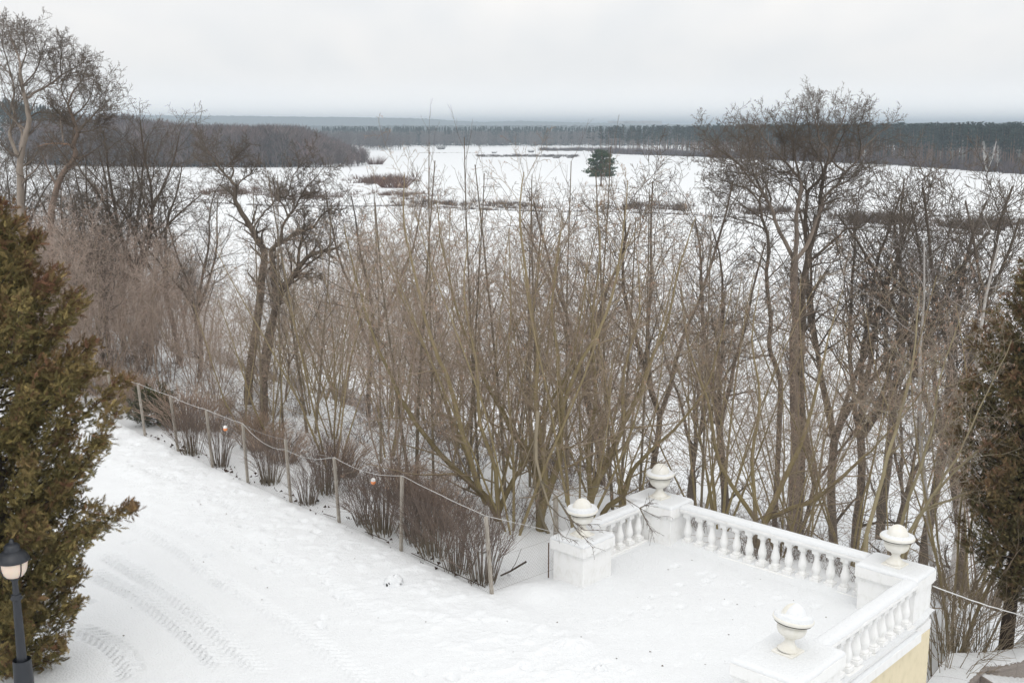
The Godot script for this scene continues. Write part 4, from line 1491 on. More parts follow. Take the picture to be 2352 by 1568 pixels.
func clump(st: Dictionary, stems: int, h: float, spread: float, r: float, seed_at: int) -> Node3D:    # several stems from one root, each a part
	rng.seed = seed_at
	var o := Node3D.new()
	var crown := Geo.new()
	var seeds := Geo.new()
	for i in stems:
		var stem := Geo.new()
		var a := TAU * (i + rng.randf_range(-0.3, 0.3)) / stems
		var lean := spread * rng.randf_range(0.35, 1.1)
		var d := Vector3(cos(a) * lean, 1.0, sin(a) * lean).normalized()
		grow([stem, crown, seeds], Vector3(cos(a), -0.6, sin(a)) * 0.14, d, (h + 0.1) * rng.randf_range(0.72, 1.04), r * rng.randf_range(0.65, 1.15), 0, st)
		obj("stem", stem, M.bark, o)
	finish(o, [null, crown, seeds])
	return o

func dark_tree(h: float, seed_at: int, forks: int, r: float, st := DARK) -> Node3D:     # an old tree: one trunk that forks
	rng.seed = seed_at
	var o := Node3D.new()
	var g := [Geo.new(), Geo.new(), Geo.new()]
	var p := PackedVector3Array([Vector3(0, -0.5, 0)])
	var d := Vector3(rng.randf_range(-0.12, 0.12), 1, rng.randf_range(-0.12, 0.12))
	var fork := h * rng.randf_range(0.22, 0.36)
	for i in 5:
		d = (d + Vector3(rng.randf_range(-0.14, 0.14), 0.1, rng.randf_range(-0.14, 0.14))).normalized()
		p.append(p[-1] + d * (fork + 0.5) / 5)
	limb(g, p, h * 0.3, r, r * 0.8, 0, st, 2)
	for i in forks:
		var a := TAU * (i + rng.randf() * 0.6) / forks
		var s := rng.randf_range(0.18, 0.5)
		grow(g, p[-1] - d * 0.12, Vector3(cos(a) * s, 0.85, sin(a) * s).normalized(), (h - fork) * rng.randf_range(0.8, 1.05), r * rng.randf_range(0.5, 0.72), 0, st)
	obj("trunk", g[0], M.bark, o)
	finish(o, g)
	return o

func shrub(seed_at: int, n: int, h: float, w: float, c: Color, c_low: Color, dense := 3) -> Node3D:     # a dome of fine stems
	rng.seed = seed_at
	var o := Node3D.new()
	var low := Geo.new()
	var top := Geo.new()
	for i in n:
		var a := rng.randf() * TAU
		var f := sqrt(rng.randf())
		var foot := Vector3(cos(a), 0, sin(a)) * f * w * 0.3 + Vector3(0, -0.1, 0)
		var tip := Vector3(cos(a) * f * w, h * sqrt(maxf(0.1, 1.0 - f * f * 0.75)) * rng.randf_range(0.75, 1.08), sin(a) * f * w)
		var mid := foot.lerp(tip, 0.5) + Vector3(rng.randf_range(-0.1, 0.1) - cos(a) * f * w * 0.08, 0.1, rng.randf_range(-0.1, 0.1) - sin(a) * f * w * 0.08)
		low.tube(PackedVector3Array([foot, mid]), rng.randf_range(0.007, 0.013), 0.006, 3, shade(c_low), shade(c))
		top.tube(PackedVector3Array([mid, mid.lerp(tip, 0.55) + Vector3(rng.randf_range(-1, 1), rng.randf_range(-1, 1), rng.randf_range(-1, 1)) * 0.05, tip]), 0.006, 0.003, 3, shade(c), shade(c))
		for k in dense:
			var s := mid.lerp(tip, rng.randf_range(0.05, 0.85))
			var e := s + ((tip - mid).normalized() + Vector3(rng.randf_range(-1, 1), rng.randf_range(-0.5, 0.8), rng.randf_range(-1, 1)) * 0.75) * h * rng.randf_range(0.1, 0.26)
			top.tube(PackedVector3Array([s, e]), 0.004, 0.0028, 3, shade(c, 0.3), shade(c, 0.3))
	obj("stems", low, M.bark, o)
	obj("crown", top, M.bark, o)
	return o

func place(proto: Node3D, called: String, label: String, category: String, group: String, where: Vector3, turn: float, k: Vector3) -> Node3D:
	var o: Node3D = proto.duplicate()
	o.name = numbered(called)
	add_child(o)
	o.transform = Transform3D(Basis(Vector3.UP, turn).scaled(k), where)
	tag(o, label, category, group)
	return o

# ---- words that say where in the thicket a plant stands

const SLOTS := [[-9999, "seen over the big cedar's top"], [110, "seen along the big cedar's outer edge"], [247, "behind the ninth post from the corner"], [316, "behind the eighth post from the corner"], [390, "behind the seventh post from the corner"], [473, "behind the sixth post from the corner"], [557, "behind the fifth post from the corner"], [655, "behind the fourth post from the corner"], [767, "behind the third post from the corner"], [850, "between third and second posts"], [923, "behind the second post from the corner"], [1010, "between second post and corner post"], [1090, "behind the corner post"], [1160, "between the corner post and the first pier"], [1250, "behind the near edge of the fence pier"], [1330, "directly behind the fence pier's urn"], [1400, "behind the short balustrade"], [1480, "directly behind the far corner urn"], [1560, "behind the start of the long balustrade"], [1650, "behind the long balustrade's first third"], [1750, "behind the middle of the long balustrade"], [1850, "behind the long balustrade's last third"], [1950, "behind the end of the long balustrade"], [2030, "behind the cream wall's urn"], [2120, "beside the cream wall's urn"], [2200, "above the dark conifer"], [2290, "above the dark conifer's outer half"]]
const ROWS := [[3.0, "first row"], [5.2, "second row"], [8.0, "third row"], [11.2, "mid bank"], [15.0, "lower bank"], [19.5, "low bank"], [25.0, "bank foot"], [999.0, "beyond bank foot"]]
var said := {}

func where_words(px: float, q: float) -> String:
	var s: String = SLOTS[0][1]
	for e in SLOTS:
		if px >= e[0]:
			s = e[1]
	for e in ROWS:
		if q < e[0]:
			return e[1] + " " + s
	return s

func unique(parts: Array, px: float, q: float, h: float) -> String:     # the shortest true wording not yet used
	var w := where_words(px, q)
	var size := "tall " if h > 8.2 else ("low " if h < 5.0 else "")
	for a in ["", size, "slightly set back " + size, "densely twigged " + size, "partly hidden " + size, "crowded in " + size, "half screened " + size]:
		var l: String = a + parts[0] + ", " + w
		if not said.has(l):
			said[l] = true
			return l
	return "bare sapling crowded among its like " + w

# ---- trees traced limb by limb

func traced(called: String, label: String, category: String, dist: float, to_px: Callable, st: Dictionary, limbs: Array, seed_at: int, tone := [], depth_spread := 2.2) -> Node3D:
	rng.seed = seed_at
	var thick := 0.52 if category == "tree" and called == "old_tree" else 0.78
	var first: Array = limbs[0]
	var p0: Vector2 = to_px.call(first[0][0], first[0][1])
	var root := at(p0.x, p0.y, dist)
	var foot := Vector3(root.x, minf(ground(root.x, root.z), root.y), root.z)
	var o := base(called, foot)
	tag(o, label, category)
	var g := [Geo.new(), Geo.new(), Geo.new()]
	var ends := {}
	for i in limbs.size():
		var l: Array = limbs[i]
		var key := Vector2(l[0][0], l[0][1])
		var d0: float = ends[key] if ends.has(key) else dist
		var d1: float = d0 + rng.randf_range(-1.0, 1.0) * depth_spread if i > 0 else dist
		var p := PackedVector3Array()
		var n: int = l[0].size() / 2
		if i == 0 and root.y > foot.y + 0.3:
			p.append(Vector3(0, -0.4, 0))
		for k in n:
			var f := float(k) / (n - 1)
			var d := lerpf(d0, d1, f)
			ends[Vector2(l[0][k * 2], l[0][k * 2 + 1])] = d
			var px: Vector2 = to_px.call(l[0][k * 2], l[0][k * 2 + 1])
			p.append(at(px.x, px.y, d) - foot)
		# smooth the traced line
		var s := PackedVector3Array()
		for k in p.size() - 1:
			var a := p[maxi(k - 1, 0)]
			var b := p[k]
			var c := p[k + 1]
			var e := p[mini(k + 2, p.size() - 1)]
			s.append(b)
			s.append(b.cubic_interpolate(c, a, e, 0.33) + Vector3(rng.randf_range(-1, 1), rng.randf_range(-1, 1), rng.randf_range(-1, 1)) * 0.02)
			s.append(b.cubic_interpolate(c, a, e, 0.67) + Vector3(rng.randf_range(-1, 1), rng.randf_range(-1, 1), rng.randf_range(-1, 1)) * 0.02)
		s.append(p[p.size() - 1])
		var length := 0.0
		for k in s.size() - 1:
			length += s[k].distance_to(s[k + 1])
		var mine := st.duplicate()
		if l.size() > 4:      # a limb with its own bark
			mine.cols = [l[4], l[4].lerp(st.cols[1], 0.5), st.cols[2], st.cols[3]]
		limb(g, s, minf(length, l[3][1]), l[1][0] * thick, maxf(0.008, l[1][1] * 0.5), 0, mine, int(l[3][0] * (1.3 if called == "old_tree" else 1.0)))
	obj("trunk", g[0], M.bark, o)
	finish(o, g)
	return o

func crop3(x: float, y: float) -> Vector2:
	return Vector2((1660.0 + x / 2.6133) / 1.0884, (200.0 + y / 2.6133) / 1.0884)

func crop1(x: float, y: float) -> Vector2:
	return Vector2(x / 2.6133 / 1.0884, y / 2.6133 / 1.0884)

func crop_mid(x: float, y: float) -> Vector2:
	return Vector2((400.0 + x / 3.92) / 1.0884, (350.0 + y / 3.92) / 1.0884)

func full(x: float, y: float) -> Vector2:
	return Vector2(x / 1.0884, y / 1.0884)

func heroes() -> void:
	var pale := Color(0.25, 0.208, 0.175)
	var tan_ := Color(0.31, 0.265, 0.225)
	# limb: [traced points, [radius at its foot, at its end], unused, [children, how long they may think the limb is], bark]
	traced("old_tree", "tall spreading bare tree rising over the horizon behind the long balustrade", "tree", 42.0, crop3, DARK, [
		[[860, 2480, 855, 2000, 850, 1700, 865, 1568, 850, 1280, 855, 1190], [0.42, 0.27], 0, [5, 3.0], Color(0.2, 0.16, 0.135)],
		[[855, 1190, 810, 1090, 740, 950, 700, 830, 640, 720, 600, 640, 540, 590, 450, 510, 380, 450], [0.17, 0.03], 0, [17, 5.0], pale],
		[[855, 1190, 870, 1000, 865, 900, 890, 750, 890, 650, 840, 590, 790, 530, 740, 480, 690, 430, 640, 350, 600, 260], [0.18, 0.025], 0, [19, 5.2], pale],
		[[855, 1190, 930, 1090, 985, 950, 1030, 830, 1050, 760, 1130, 690, 1190, 600, 1270, 520, 1330, 420, 1400, 350, 1480, 300], [0.17, 0.025], 0, [20, 5.2], pale],
		[[890, 650, 870, 560, 850, 440, 850, 370, 870, 270, 900, 200], [0.09, 0.018], 0, [14, 4.4]],
		[[1190, 600, 1130, 560, 1080, 470, 1110, 380, 1160, 290, 1190, 200, 1190, 150], [0.09, 0.018], 0, [14, 4.4], pale],
		[[700, 830, 690, 740, 640, 640, 560, 620, 440, 600, 330, 600], [0.08, 0.02], 0, [12, 4.2]],
		[[1130, 690, 1200, 660, 1290, 590, 1400, 560], [0.07, 0.02], 0, [10, 3.8], pale],
		[[840, 590, 760, 600, 700, 560, 640, 530], [0.06, 0.02], 0, [10, 3.6]],
		[[790, 530, 790, 430, 750, 330, 700, 230], [0.06, 0.018], 0, [11, 3.8]],
		[[1270, 520, 1290, 420, 1270, 330, 1300, 240, 1320, 180], [0.06, 0.018], 0, [11, 3.8]],
	], 201)
	traced("old_tree", "dark trunked bare tree entwined with the tall spreading tree", "tree", 42.6, crop3, DARK, [
		[[900, 2420, 890, 1900, 905, 1568, 905, 1400, 930, 1230, 960, 1080, 990, 980, 1020, 850, 1030, 720, 1060, 560], [0.36, 0.12], 0, [12, 3.6]],
		[[960, 1080, 925, 1000, 930, 850, 940, 730, 990, 680, 1040, 600, 1010, 500, 960, 420, 950, 320, 930, 220], [0.15, 0.02], 0, [18, 4.6]],
		[[1060, 560, 1080, 470, 1020, 400, 1000, 300, 970, 200, 960, 130], [0.1, 0.018], 0, [14, 4.2], pale],
		[[960, 1180, 1060, 1090, 1130, 1030, 1200, 970, 1290, 960, 1350, 900], [0.12, 0.03], 0, [12, 3.8]],
		[[1060, 560, 1110, 500, 1160, 380, 1220, 300, 1260, 220], [0.09, 0.018], 0, [13, 4.2]],
		[[940, 730, 880, 660, 800, 640, 720, 650], [0.07, 0.02], 0, [10, 3.4]],
		[[1030, 720, 1100, 660, 1180, 640, 1280, 660], [0.07, 0.02], 0, [10, 3.6]],
	], 202)
	traced("old_tree", "slim dark crooked tree just beside the tall spreading tree", "tree", 40.0, crop3, DARK, [
		[[760, 2100, 745, 1900, 690, 1740, 700, 1568, 680, 1400, 670, 1250, 685, 1120, 670, 980, 640, 900, 625, 800, 640, 730, 600, 640], [0.2, 0.06], 0, [12, 3.4]],
		[[625, 800, 560, 720, 480, 690, 380, 650, 300, 560], [0.07, 0.015], 0, [13, 3.8]],
		[[640, 730, 560, 640, 500, 560, 430, 500, 330, 430, 230, 380], [0.07, 0.012], 0, [14, 3.8]],
		[[670, 980, 560, 930, 450, 900, 340, 870], [0.07, 0.015], 0, [11, 3.4]],
		[[640, 900, 520, 820, 400, 740, 290, 735], [0.06, 0.015], 0, [11, 3.4]],
		[[600, 640, 560, 520, 560, 420, 520, 300], [0.06, 0.012], 0, [11, 3.4]],
		[[670, 1250, 590, 1180, 500, 1190], [0.06, 0.02], 0, [8, 3.0]],
	], 203)
	# the two white barked trees at the frame's other side
	traced("old_tree", "pale barked tall bare tree by the frame's edge above the cedar", "tree", 46.0, crop1, DARK, [
		[[150, 1560, 135, 1400, 130, 1150, 128, 1050, 160, 900, 185, 800, 175, 720, 160, 640, 140, 560, 130, 450], [0.33, 0.12], 0, [8, 3.4], tan_],
		[[130, 450, 125, 400, 90, 300, 60, 220, 40, 140], [0.1, 0.015], 0, [17, 5.0], pale],
		[[175, 640, 230, 600, 320, 550, 400, 490, 450, 460, 520, 420, 560, 370], [0.11, 0.015], 0, [19, 4.6], pale],
		[[400, 490, 390, 420, 400, 370, 390, 300, 410, 240], [0.06, 0.012], 0, [13, 3.8]],
		[[130, 1050, 80, 940, 60, 860, 100, 770, 75, 680, 90, 600, 70, 500, 20, 440, -40, 400], [0.16, 0.03], 0, [17, 4.4], tan_],
		[[128, 950, 140, 860, 90, 770, 95, 720, 130, 600], [0.1, 0.03], 0, [8, 3.0], tan_],
		[[200, 760, 240, 735, 320, 735, 400, 780, 440, 860], [0.07, 0.015], 0, [12, 3.4]],
		[[140, 560, 220, 480, 260, 390, 240, 290, 200, 200], [0.07, 0.014], 0, [16, 4.4]],
		[[130, 450, 170, 340, 150, 240, 160, 160], [0.06, 0.012], 0, [15, 4.2]],
		[[320, 550, 330, 480, 290, 400, 330, 330], [0.05, 0.012], 0, [13, 3.8]],
		[[70, 500, 40, 380, 10, 280, 20, 180], [0.06, 0.012], 0, [15, 4.4]],
	], 204)
	traced("old_tree", "twisted bare tree with peeled orange tan trunk above the thicket", "tree", 44.0, crop1, DARK, [
		[[330, 1560, 350, 1300, 390, 1170, 440, 1090, 490, 1010, 475, 950, 505, 870, 490, 830, 470, 760, 440, 680, 480, 590], [0.27, 0.07], 0, [14, 3.6], Color(0.24, 0.18, 0.145)],
		[[505, 870, 560, 800, 620, 740, 680, 650, 690, 560], [0.09, 0.015], 0, [18, 4.2]],
		[[475, 950, 410, 940, 320, 940, 240, 960], [0.1, 0.02], 0, [11, 3.4], Color(0.42, 0.27, 0.19)],
		[[410, 940, 400, 840, 390, 740, 360, 640], [0.08, 0.015], 0, [15, 3.8], tan_],
		[[490, 830, 420, 780, 340, 700, 290, 620], [0.07, 0.015], 0, [15, 3.8]],
		[[470, 760, 550, 690, 600, 590, 610, 480], [0.07, 0.014], 0, [17, 4.2]],
		[[480, 590, 520, 540, 560, 460, 570, 380], [0.06, 0.012], 0, [16, 4.2]],
		[[505, 870, 600, 850, 680, 800, 720, 720], [0.06, 0.014], 0, [14, 3.8]],
		[[440, 680, 400, 590, 420, 500, 480, 420], [0.06, 0.012], 0, [15, 3.8]],
	], 205)
	# the crooked black tree over the middle of the fence
	traced("old_tree", "crooked black limbed tree leaning over the thicket behind the fourth and fifth posts", "tree", 37.0, crop_mid, DARK, [
		[[860, 2500, 900, 2100, 960, 1700, 990, 1400, 1020, 1130, 1000, 1050, 950, 980, 900, 880, 830, 760, 760, 640, 730, 580, 745, 450], [0.3, 0.12], 0, [12, 2.8]],
		[[745, 450, 690, 390, 630, 330, 560, 240, 520, 170, 450, 90, 420, 0], [0.1, 0.015], 0, [17, 3.6]],
		[[690, 390, 720, 300, 680, 230, 740, 170, 800, 110, 900, 40], [0.06, 0.012], 0, [12, 3.0]],
		[[745, 450, 820, 380, 900, 310, 950, 230], [0.06, 0.012], 0, [11, 3.0]],
		[[900, 880, 950, 800, 1030, 690, 1110, 610, 1140, 500, 1150, 400], [0.07, 0.014], 0, [14, 3.2]],
		[[730, 580, 680, 480, 640, 340], [0.05, 0.014], 0, [9, 2.6]],
	], 206)
	traced("old_tree", "forked black tree spreading sideways beside the crooked black tree", "tree", 36.0, crop_mid, DARK, [
		[[1010, 2450, 1100, 1800, 1130, 1560, 1110, 1300, 1100, 1180, 1080, 1080, 1180, 1010, 1280, 940, 1380, 890, 1500, 860], [0.24, 0.09], 0, [13, 3.0]],
		[[1180, 1010, 1190, 880, 1250, 760, 1310, 680, 1360, 580, 1420, 480, 1500, 390, 1620, 260], [0.1, 0.014], 0, [17, 3.4]],
		[[1250, 760, 1210, 640, 1160, 570, 1250, 540, 1290, 380, 1360, 260, 1480, 120], [0.06, 0.012], 0, [14, 3.2]],
		[[1500, 860, 1600, 720, 1690, 670, 1760, 700], [0.07, 0.014], 0, [12, 3.0]],
		[[1360, 580, 1430, 540, 1560, 500], [0.05, 0.012], 0, [9, 2.8]],
	], 207)
	traced("old_tree", "thick dark trunk curving sideways behind the third fence post", "tree", 34.0, crop_mid, DARK, [
		[[1010, 2300, 1060, 1900, 1180, 1480, 1290, 1350, 1360, 1250, 1440, 1150, 1560, 1100, 1650, 1080, 1720, 1060], [0.24, 0.08], 0, [14, 3.0]],
		[[1360, 1250, 1360, 1100, 1390, 950, 1410, 800, 1420, 680], [0.11, 0.02], 0, [14, 3.0]],
		[[1440, 1150, 1500, 1080, 1550, 940, 1600, 820], [0.07, 0.014], 0, [12, 2.8]],
		[[1290, 1350, 1420, 1340, 1560, 1350], [0.07, 0.02], 0, [10, 2.6]],
	], 208)
	# the big olive maples behind the piers
	var olive := Color(0.22, 0.18, 0.1)
	traced("maple_tree", "thick stemmed olive maple rooted behind the fence pier, trunks fanning upward", "tree", 24.4, full, MAPLE, [
		[[1385, 1395, 1350, 1320, 1368, 1239, 1393, 1168, 1401, 1117, 1406, 1027, 1398, 951, 1391, 860, 1380, 760, 1400, 620], [0.15, 0.03], 0, [15, 5.5], olive],
		[[1350, 1320, 1345, 1240, 1330, 1142, 1294, 1100, 1263, 1043, 1222, 971, 1197, 915, 1150, 800, 1110, 640, 1090, 500], [0.11, 0.02], 0, [16, 5.5], olive],
		[[1406, 1027, 1440, 930, 1500, 820, 1540, 700, 1560, 560, 1570, 450], [0.07, 0.014], 0, [14, 5.0]],
		[[1368, 1239, 1360, 1140, 1340, 1000, 1345, 880, 1320, 720, 1300, 560, 1310, 430], [0.1, 0.02], 0, [16, 5.5]],
		[[1385, 1395, 1370, 1330, 1340, 1250, 1335, 1130, 1338, 1058], [0.06, 0.03], 0, [4, 2.0], Color(0.2, 0.17, 0.12)],
	], 211, [], 1.8)
	traced("maple_tree", "olive maple with a trunk sloping away behind the fence's corner post", "tree", 24.8, full, MAPLE, [
		[[1240, 1400, 1243, 1290, 1202, 1231, 1150, 1185, 1100, 1135, 1040, 1060, 985, 960, 930, 830, 890, 700, 860, 560], [0.13, 0.02], 0, [17, 5.5], olive],
		[[1243, 1290, 1278, 1211, 1317, 1150, 1350, 1050, 1420, 930, 1450, 800, 1470, 640], [0.09, 0.016], 0, [15, 5.0], olive],
		[[1202, 1231, 1160, 1100, 1130, 980, 1080, 850, 1040, 700, 1010, 560, 1010, 430], [0.09, 0.016], 0, [16, 5.2]],
		[[1243, 1290, 1240, 1180, 1200, 1060, 1190, 900, 1160, 740, 1170, 580], [0.08, 0.016], 0, [15, 5.0]],
	], 212, [], 1.8)
	traced("maple_tree", "olive maple whose trunk bows outward behind the short balustrade", "tree", 25.6, full, MAPLE, [
		[[1490, 1400, 1508, 1283, 1559, 1239, 1580, 1180, 1623, 1130, 1687, 1073, 1760, 980, 1800, 860, 1830, 720], [0.1, 0.016], 0, [16, 5.2], olive],
		[[1490, 1400, 1477, 1242, 1521, 1155, 1559, 1058, 1597, 989, 1623, 913, 1670, 800, 1700, 660, 1740, 540], [0.13, 0.018], 0, [17, 5.6], olive],
		[[1477, 1242, 1470, 1130, 1490, 980, 1480, 820, 1500, 640, 1490, 500], [0.09, 0.016], 0, [15, 5.2]],
		[[1559, 1058, 1560, 930, 1600, 780, 1590, 620], [0.06, 0.014], 0, [12, 4.6]],
	], 213, [], 1.8)
	traced("maple_tree", "olive maple with a long trunk sloping toward the corner urn", "tree", 26.6, full, MAPLE, [
		[[1880, 1440, 1909, 1314, 1966, 1275, 2043, 1245, 2112, 1187, 2150, 1150, 2196, 1107, 2290, 1000, 2360, 880], [0.1, 0.016], 0, [17, 5.2], olive],
		[[1909, 1314, 1960, 1200, 2010, 1090, 2040, 980, 2070, 850, 2110, 720], [0.1, 0.016], 0, [16, 5.2]],
		[[1880, 1440, 1890, 1300, 1880, 1150, 1900, 1000, 1880, 850, 1900, 700], [0.09, 0.016], 0, [15, 5.0]],
		[[1890, 1300, 1800, 1160, 1770, 1000, 1720, 860, 1700, 720], [0.08, 0.014], 0, [15, 5.0]],
	], 214, [], 1.8)
	traced("maple_tree", "maple with dangling pale seed clusters crossing before the dark conifer", "tree", 22.5, full, {"lv": 3, "seg": MAPLE.seg, "sides": MAPLE.sides, "kink": MAPLE.kink, "up": MAPLE.up, "kids": [0, 12, 8, 4], "from": [0.0, 0.42, 0.1, 0.1], "ang": MAPLE.ang, "ratio": MAPLE.ratio, "rr": MAPLE.rr, "minr": 0.004, "cols": [Color(0.28, 0.24, 0.15), Color(0.29, 0.25, 0.165), Color(0.29, 0.25, 0.19), Color(0.3, 0.255, 0.205)], "seeds": 0.9}, [
		[[2230, 1480, 2260, 1380, 2276, 1329, 2330, 1241, 2375, 1170, 2410, 1107, 2470, 980, 2530, 850], [0.075, 0.014], 0, [18, 4.4]],
		[[2276, 1329, 2311, 1275, 2400, 1240, 2480, 1200, 2580, 1150], [0.045, 0.012], 0, [13, 3.6]],
		[[2230, 1480, 2250, 1330, 2290, 1200, 2330, 1080, 2350, 950, 2400, 800], [0.06, 0.012], 0, [17, 4.4]],
		[[2230, 1480, 2165, 1380, 2196, 1233, 2230, 1107, 2262, 1000, 2290, 850, 2300, 720], [0.075, 0.014], 0, [17, 4.8]],
		[[2330, 1241, 2420, 1150, 2500, 1080, 2580, 1020], [0.04, 0.012], 0, [12, 3.4]],
	], 215, [], 1.2)
	# the broken pale branch hanging over the fence pier's urn
	rng.seed = 220
	var p := PackedVector3Array()
	for e in [[1345, 1030, 22.6], [1340, 1090, 22.1], [1341, 1150, 21.6], [1352, 1200, 21.2], [1372, 1262, 20.9]]:
		var f := full(e[0], e[1])
		p.append(at(f.x, f.y, e[2]))
	var o := base("hanging_branch", p[0])
	tag(o, "pale broken branch hanging down over the fence pier's urn", "branch")
	var g := Geo.new()
	var tw := Geo.new()
	for i in p.size():
		p[i] -= o.position
	var c := Color(0.24, 0.205, 0.15)
	g.tube(p, 0.045, 0.02, 6, c, c)
	var arcs := [[[1380, 1250, 20.9], [1425, 1222, 20.9], [1500, 1216, 20.8], [1545, 1235, 20.7], [1600, 1270, 20.6], [1640, 1292, 20.5], [1672, 1290, 20.5]], [[1600, 1270, 20.6], [1620, 1310, 20.4], [1632, 1330, 20.3]], [[1600, 1270, 20.6], [1615, 1262, 20.6], [1628, 1253, 20.7]], [[1352, 1200, 21.2], [1390, 1240, 20.6], [1430, 1300, 20.2], [1460, 1325, 20.1], [1510, 1325, 20.0]], [[1390, 1240, 20.6], [1420, 1290, 20.2], [1445, 1330, 20.0], [1462, 1345, 20.0], [1485, 1372, 19.9]], [[1341, 1150, 21.6], [1330, 1220, 21.0], [1305, 1280, 20.7], [1280, 1330, 20.5]], [[1352, 1200, 21.2], [1345, 1260, 20.8], [1325, 1320, 20.5]], [[1372, 1262, 20.9], [1385, 1310, 20.4], [1405, 1340, 20.2], [1440, 1352, 20.1]], [[1372, 1262, 20.9], [1400, 1290, 20.5], [1450, 1312, 20.3], [1500, 1310, 20.2]], [[1340, 1090, 22.1], [1310, 1160, 21.5], [1290, 1230, 21.2], [1260, 1290, 21.0]]]
	for a in arcs:
		var q := PackedVector3Array()
		for e in a:
			var f := full(e[0], e[1])
			q.append(at(f.x, f.y, e[2]) - o.position)
		tw.tube(q, 0.014, 0.004, 4, shade(c * 0.75), shade(Color(0.11, 0.085, 0.07)))
		for k in 12:
			var t := rng.randf_range(0.25, 1.0)
			var s := along_path(q, t)
			var d: Vector3 = (s[1] + Vector3(rng.randf_range(-1, 1), rng.randf_range(-0.9, 0.5), rng.randf_range(-1, 1)) * 0.8).normalized()
			var l := rng.randf_range(0.06, 0.3)
			var e1: Vector3 = s[0] + d * l
			tw.tube(PackedVector3Array([s[0], s[0] + d * l * 0.5 + Vector3(0, 0.01, 0), e1]), 0.0045, 0.0025, 3, Color(0.14, 0.11, 0.09), Color(0.12, 0.09, 0.075))
			for z in 2:
				var b: Vector3 = s[0] + d * l * rng.randf_range(0.3, 0.9)
				tw.tube(PackedVector3Array([b, b + Vector3(rng.randf_range(-1, 1), rng.randf_range(-1, 0.6), rng.randf_range(-1, 1)) * 0.05]), 0.003, 0.002, 3, Color(0.13, 0.1, 0.085), Color(0.12, 0.09, 0.075))
	obj("limb", g, M.bark, o)
	obj("twigs", tw, M.bark, o)

func tall(o: Node3D) -> float:
	var t := 0.1
	for c in o.get_children():
		t = maxf(t, (c as MeshInstance3D).mesh.get_aabb().end.y)
	return t

func free_ground(w: Vector3, margin := 0.4) -> bool:
	var d := Vector2(w.x, w.z) - TERRACE
	var s := d.dot(TS)
	var t := d.dot(TT)
	return not (t > -1.2 - margin and s < 3.8 + margin and t < 6.0) and not (t > 1.5 and t < 7.5 and s < 6.2)

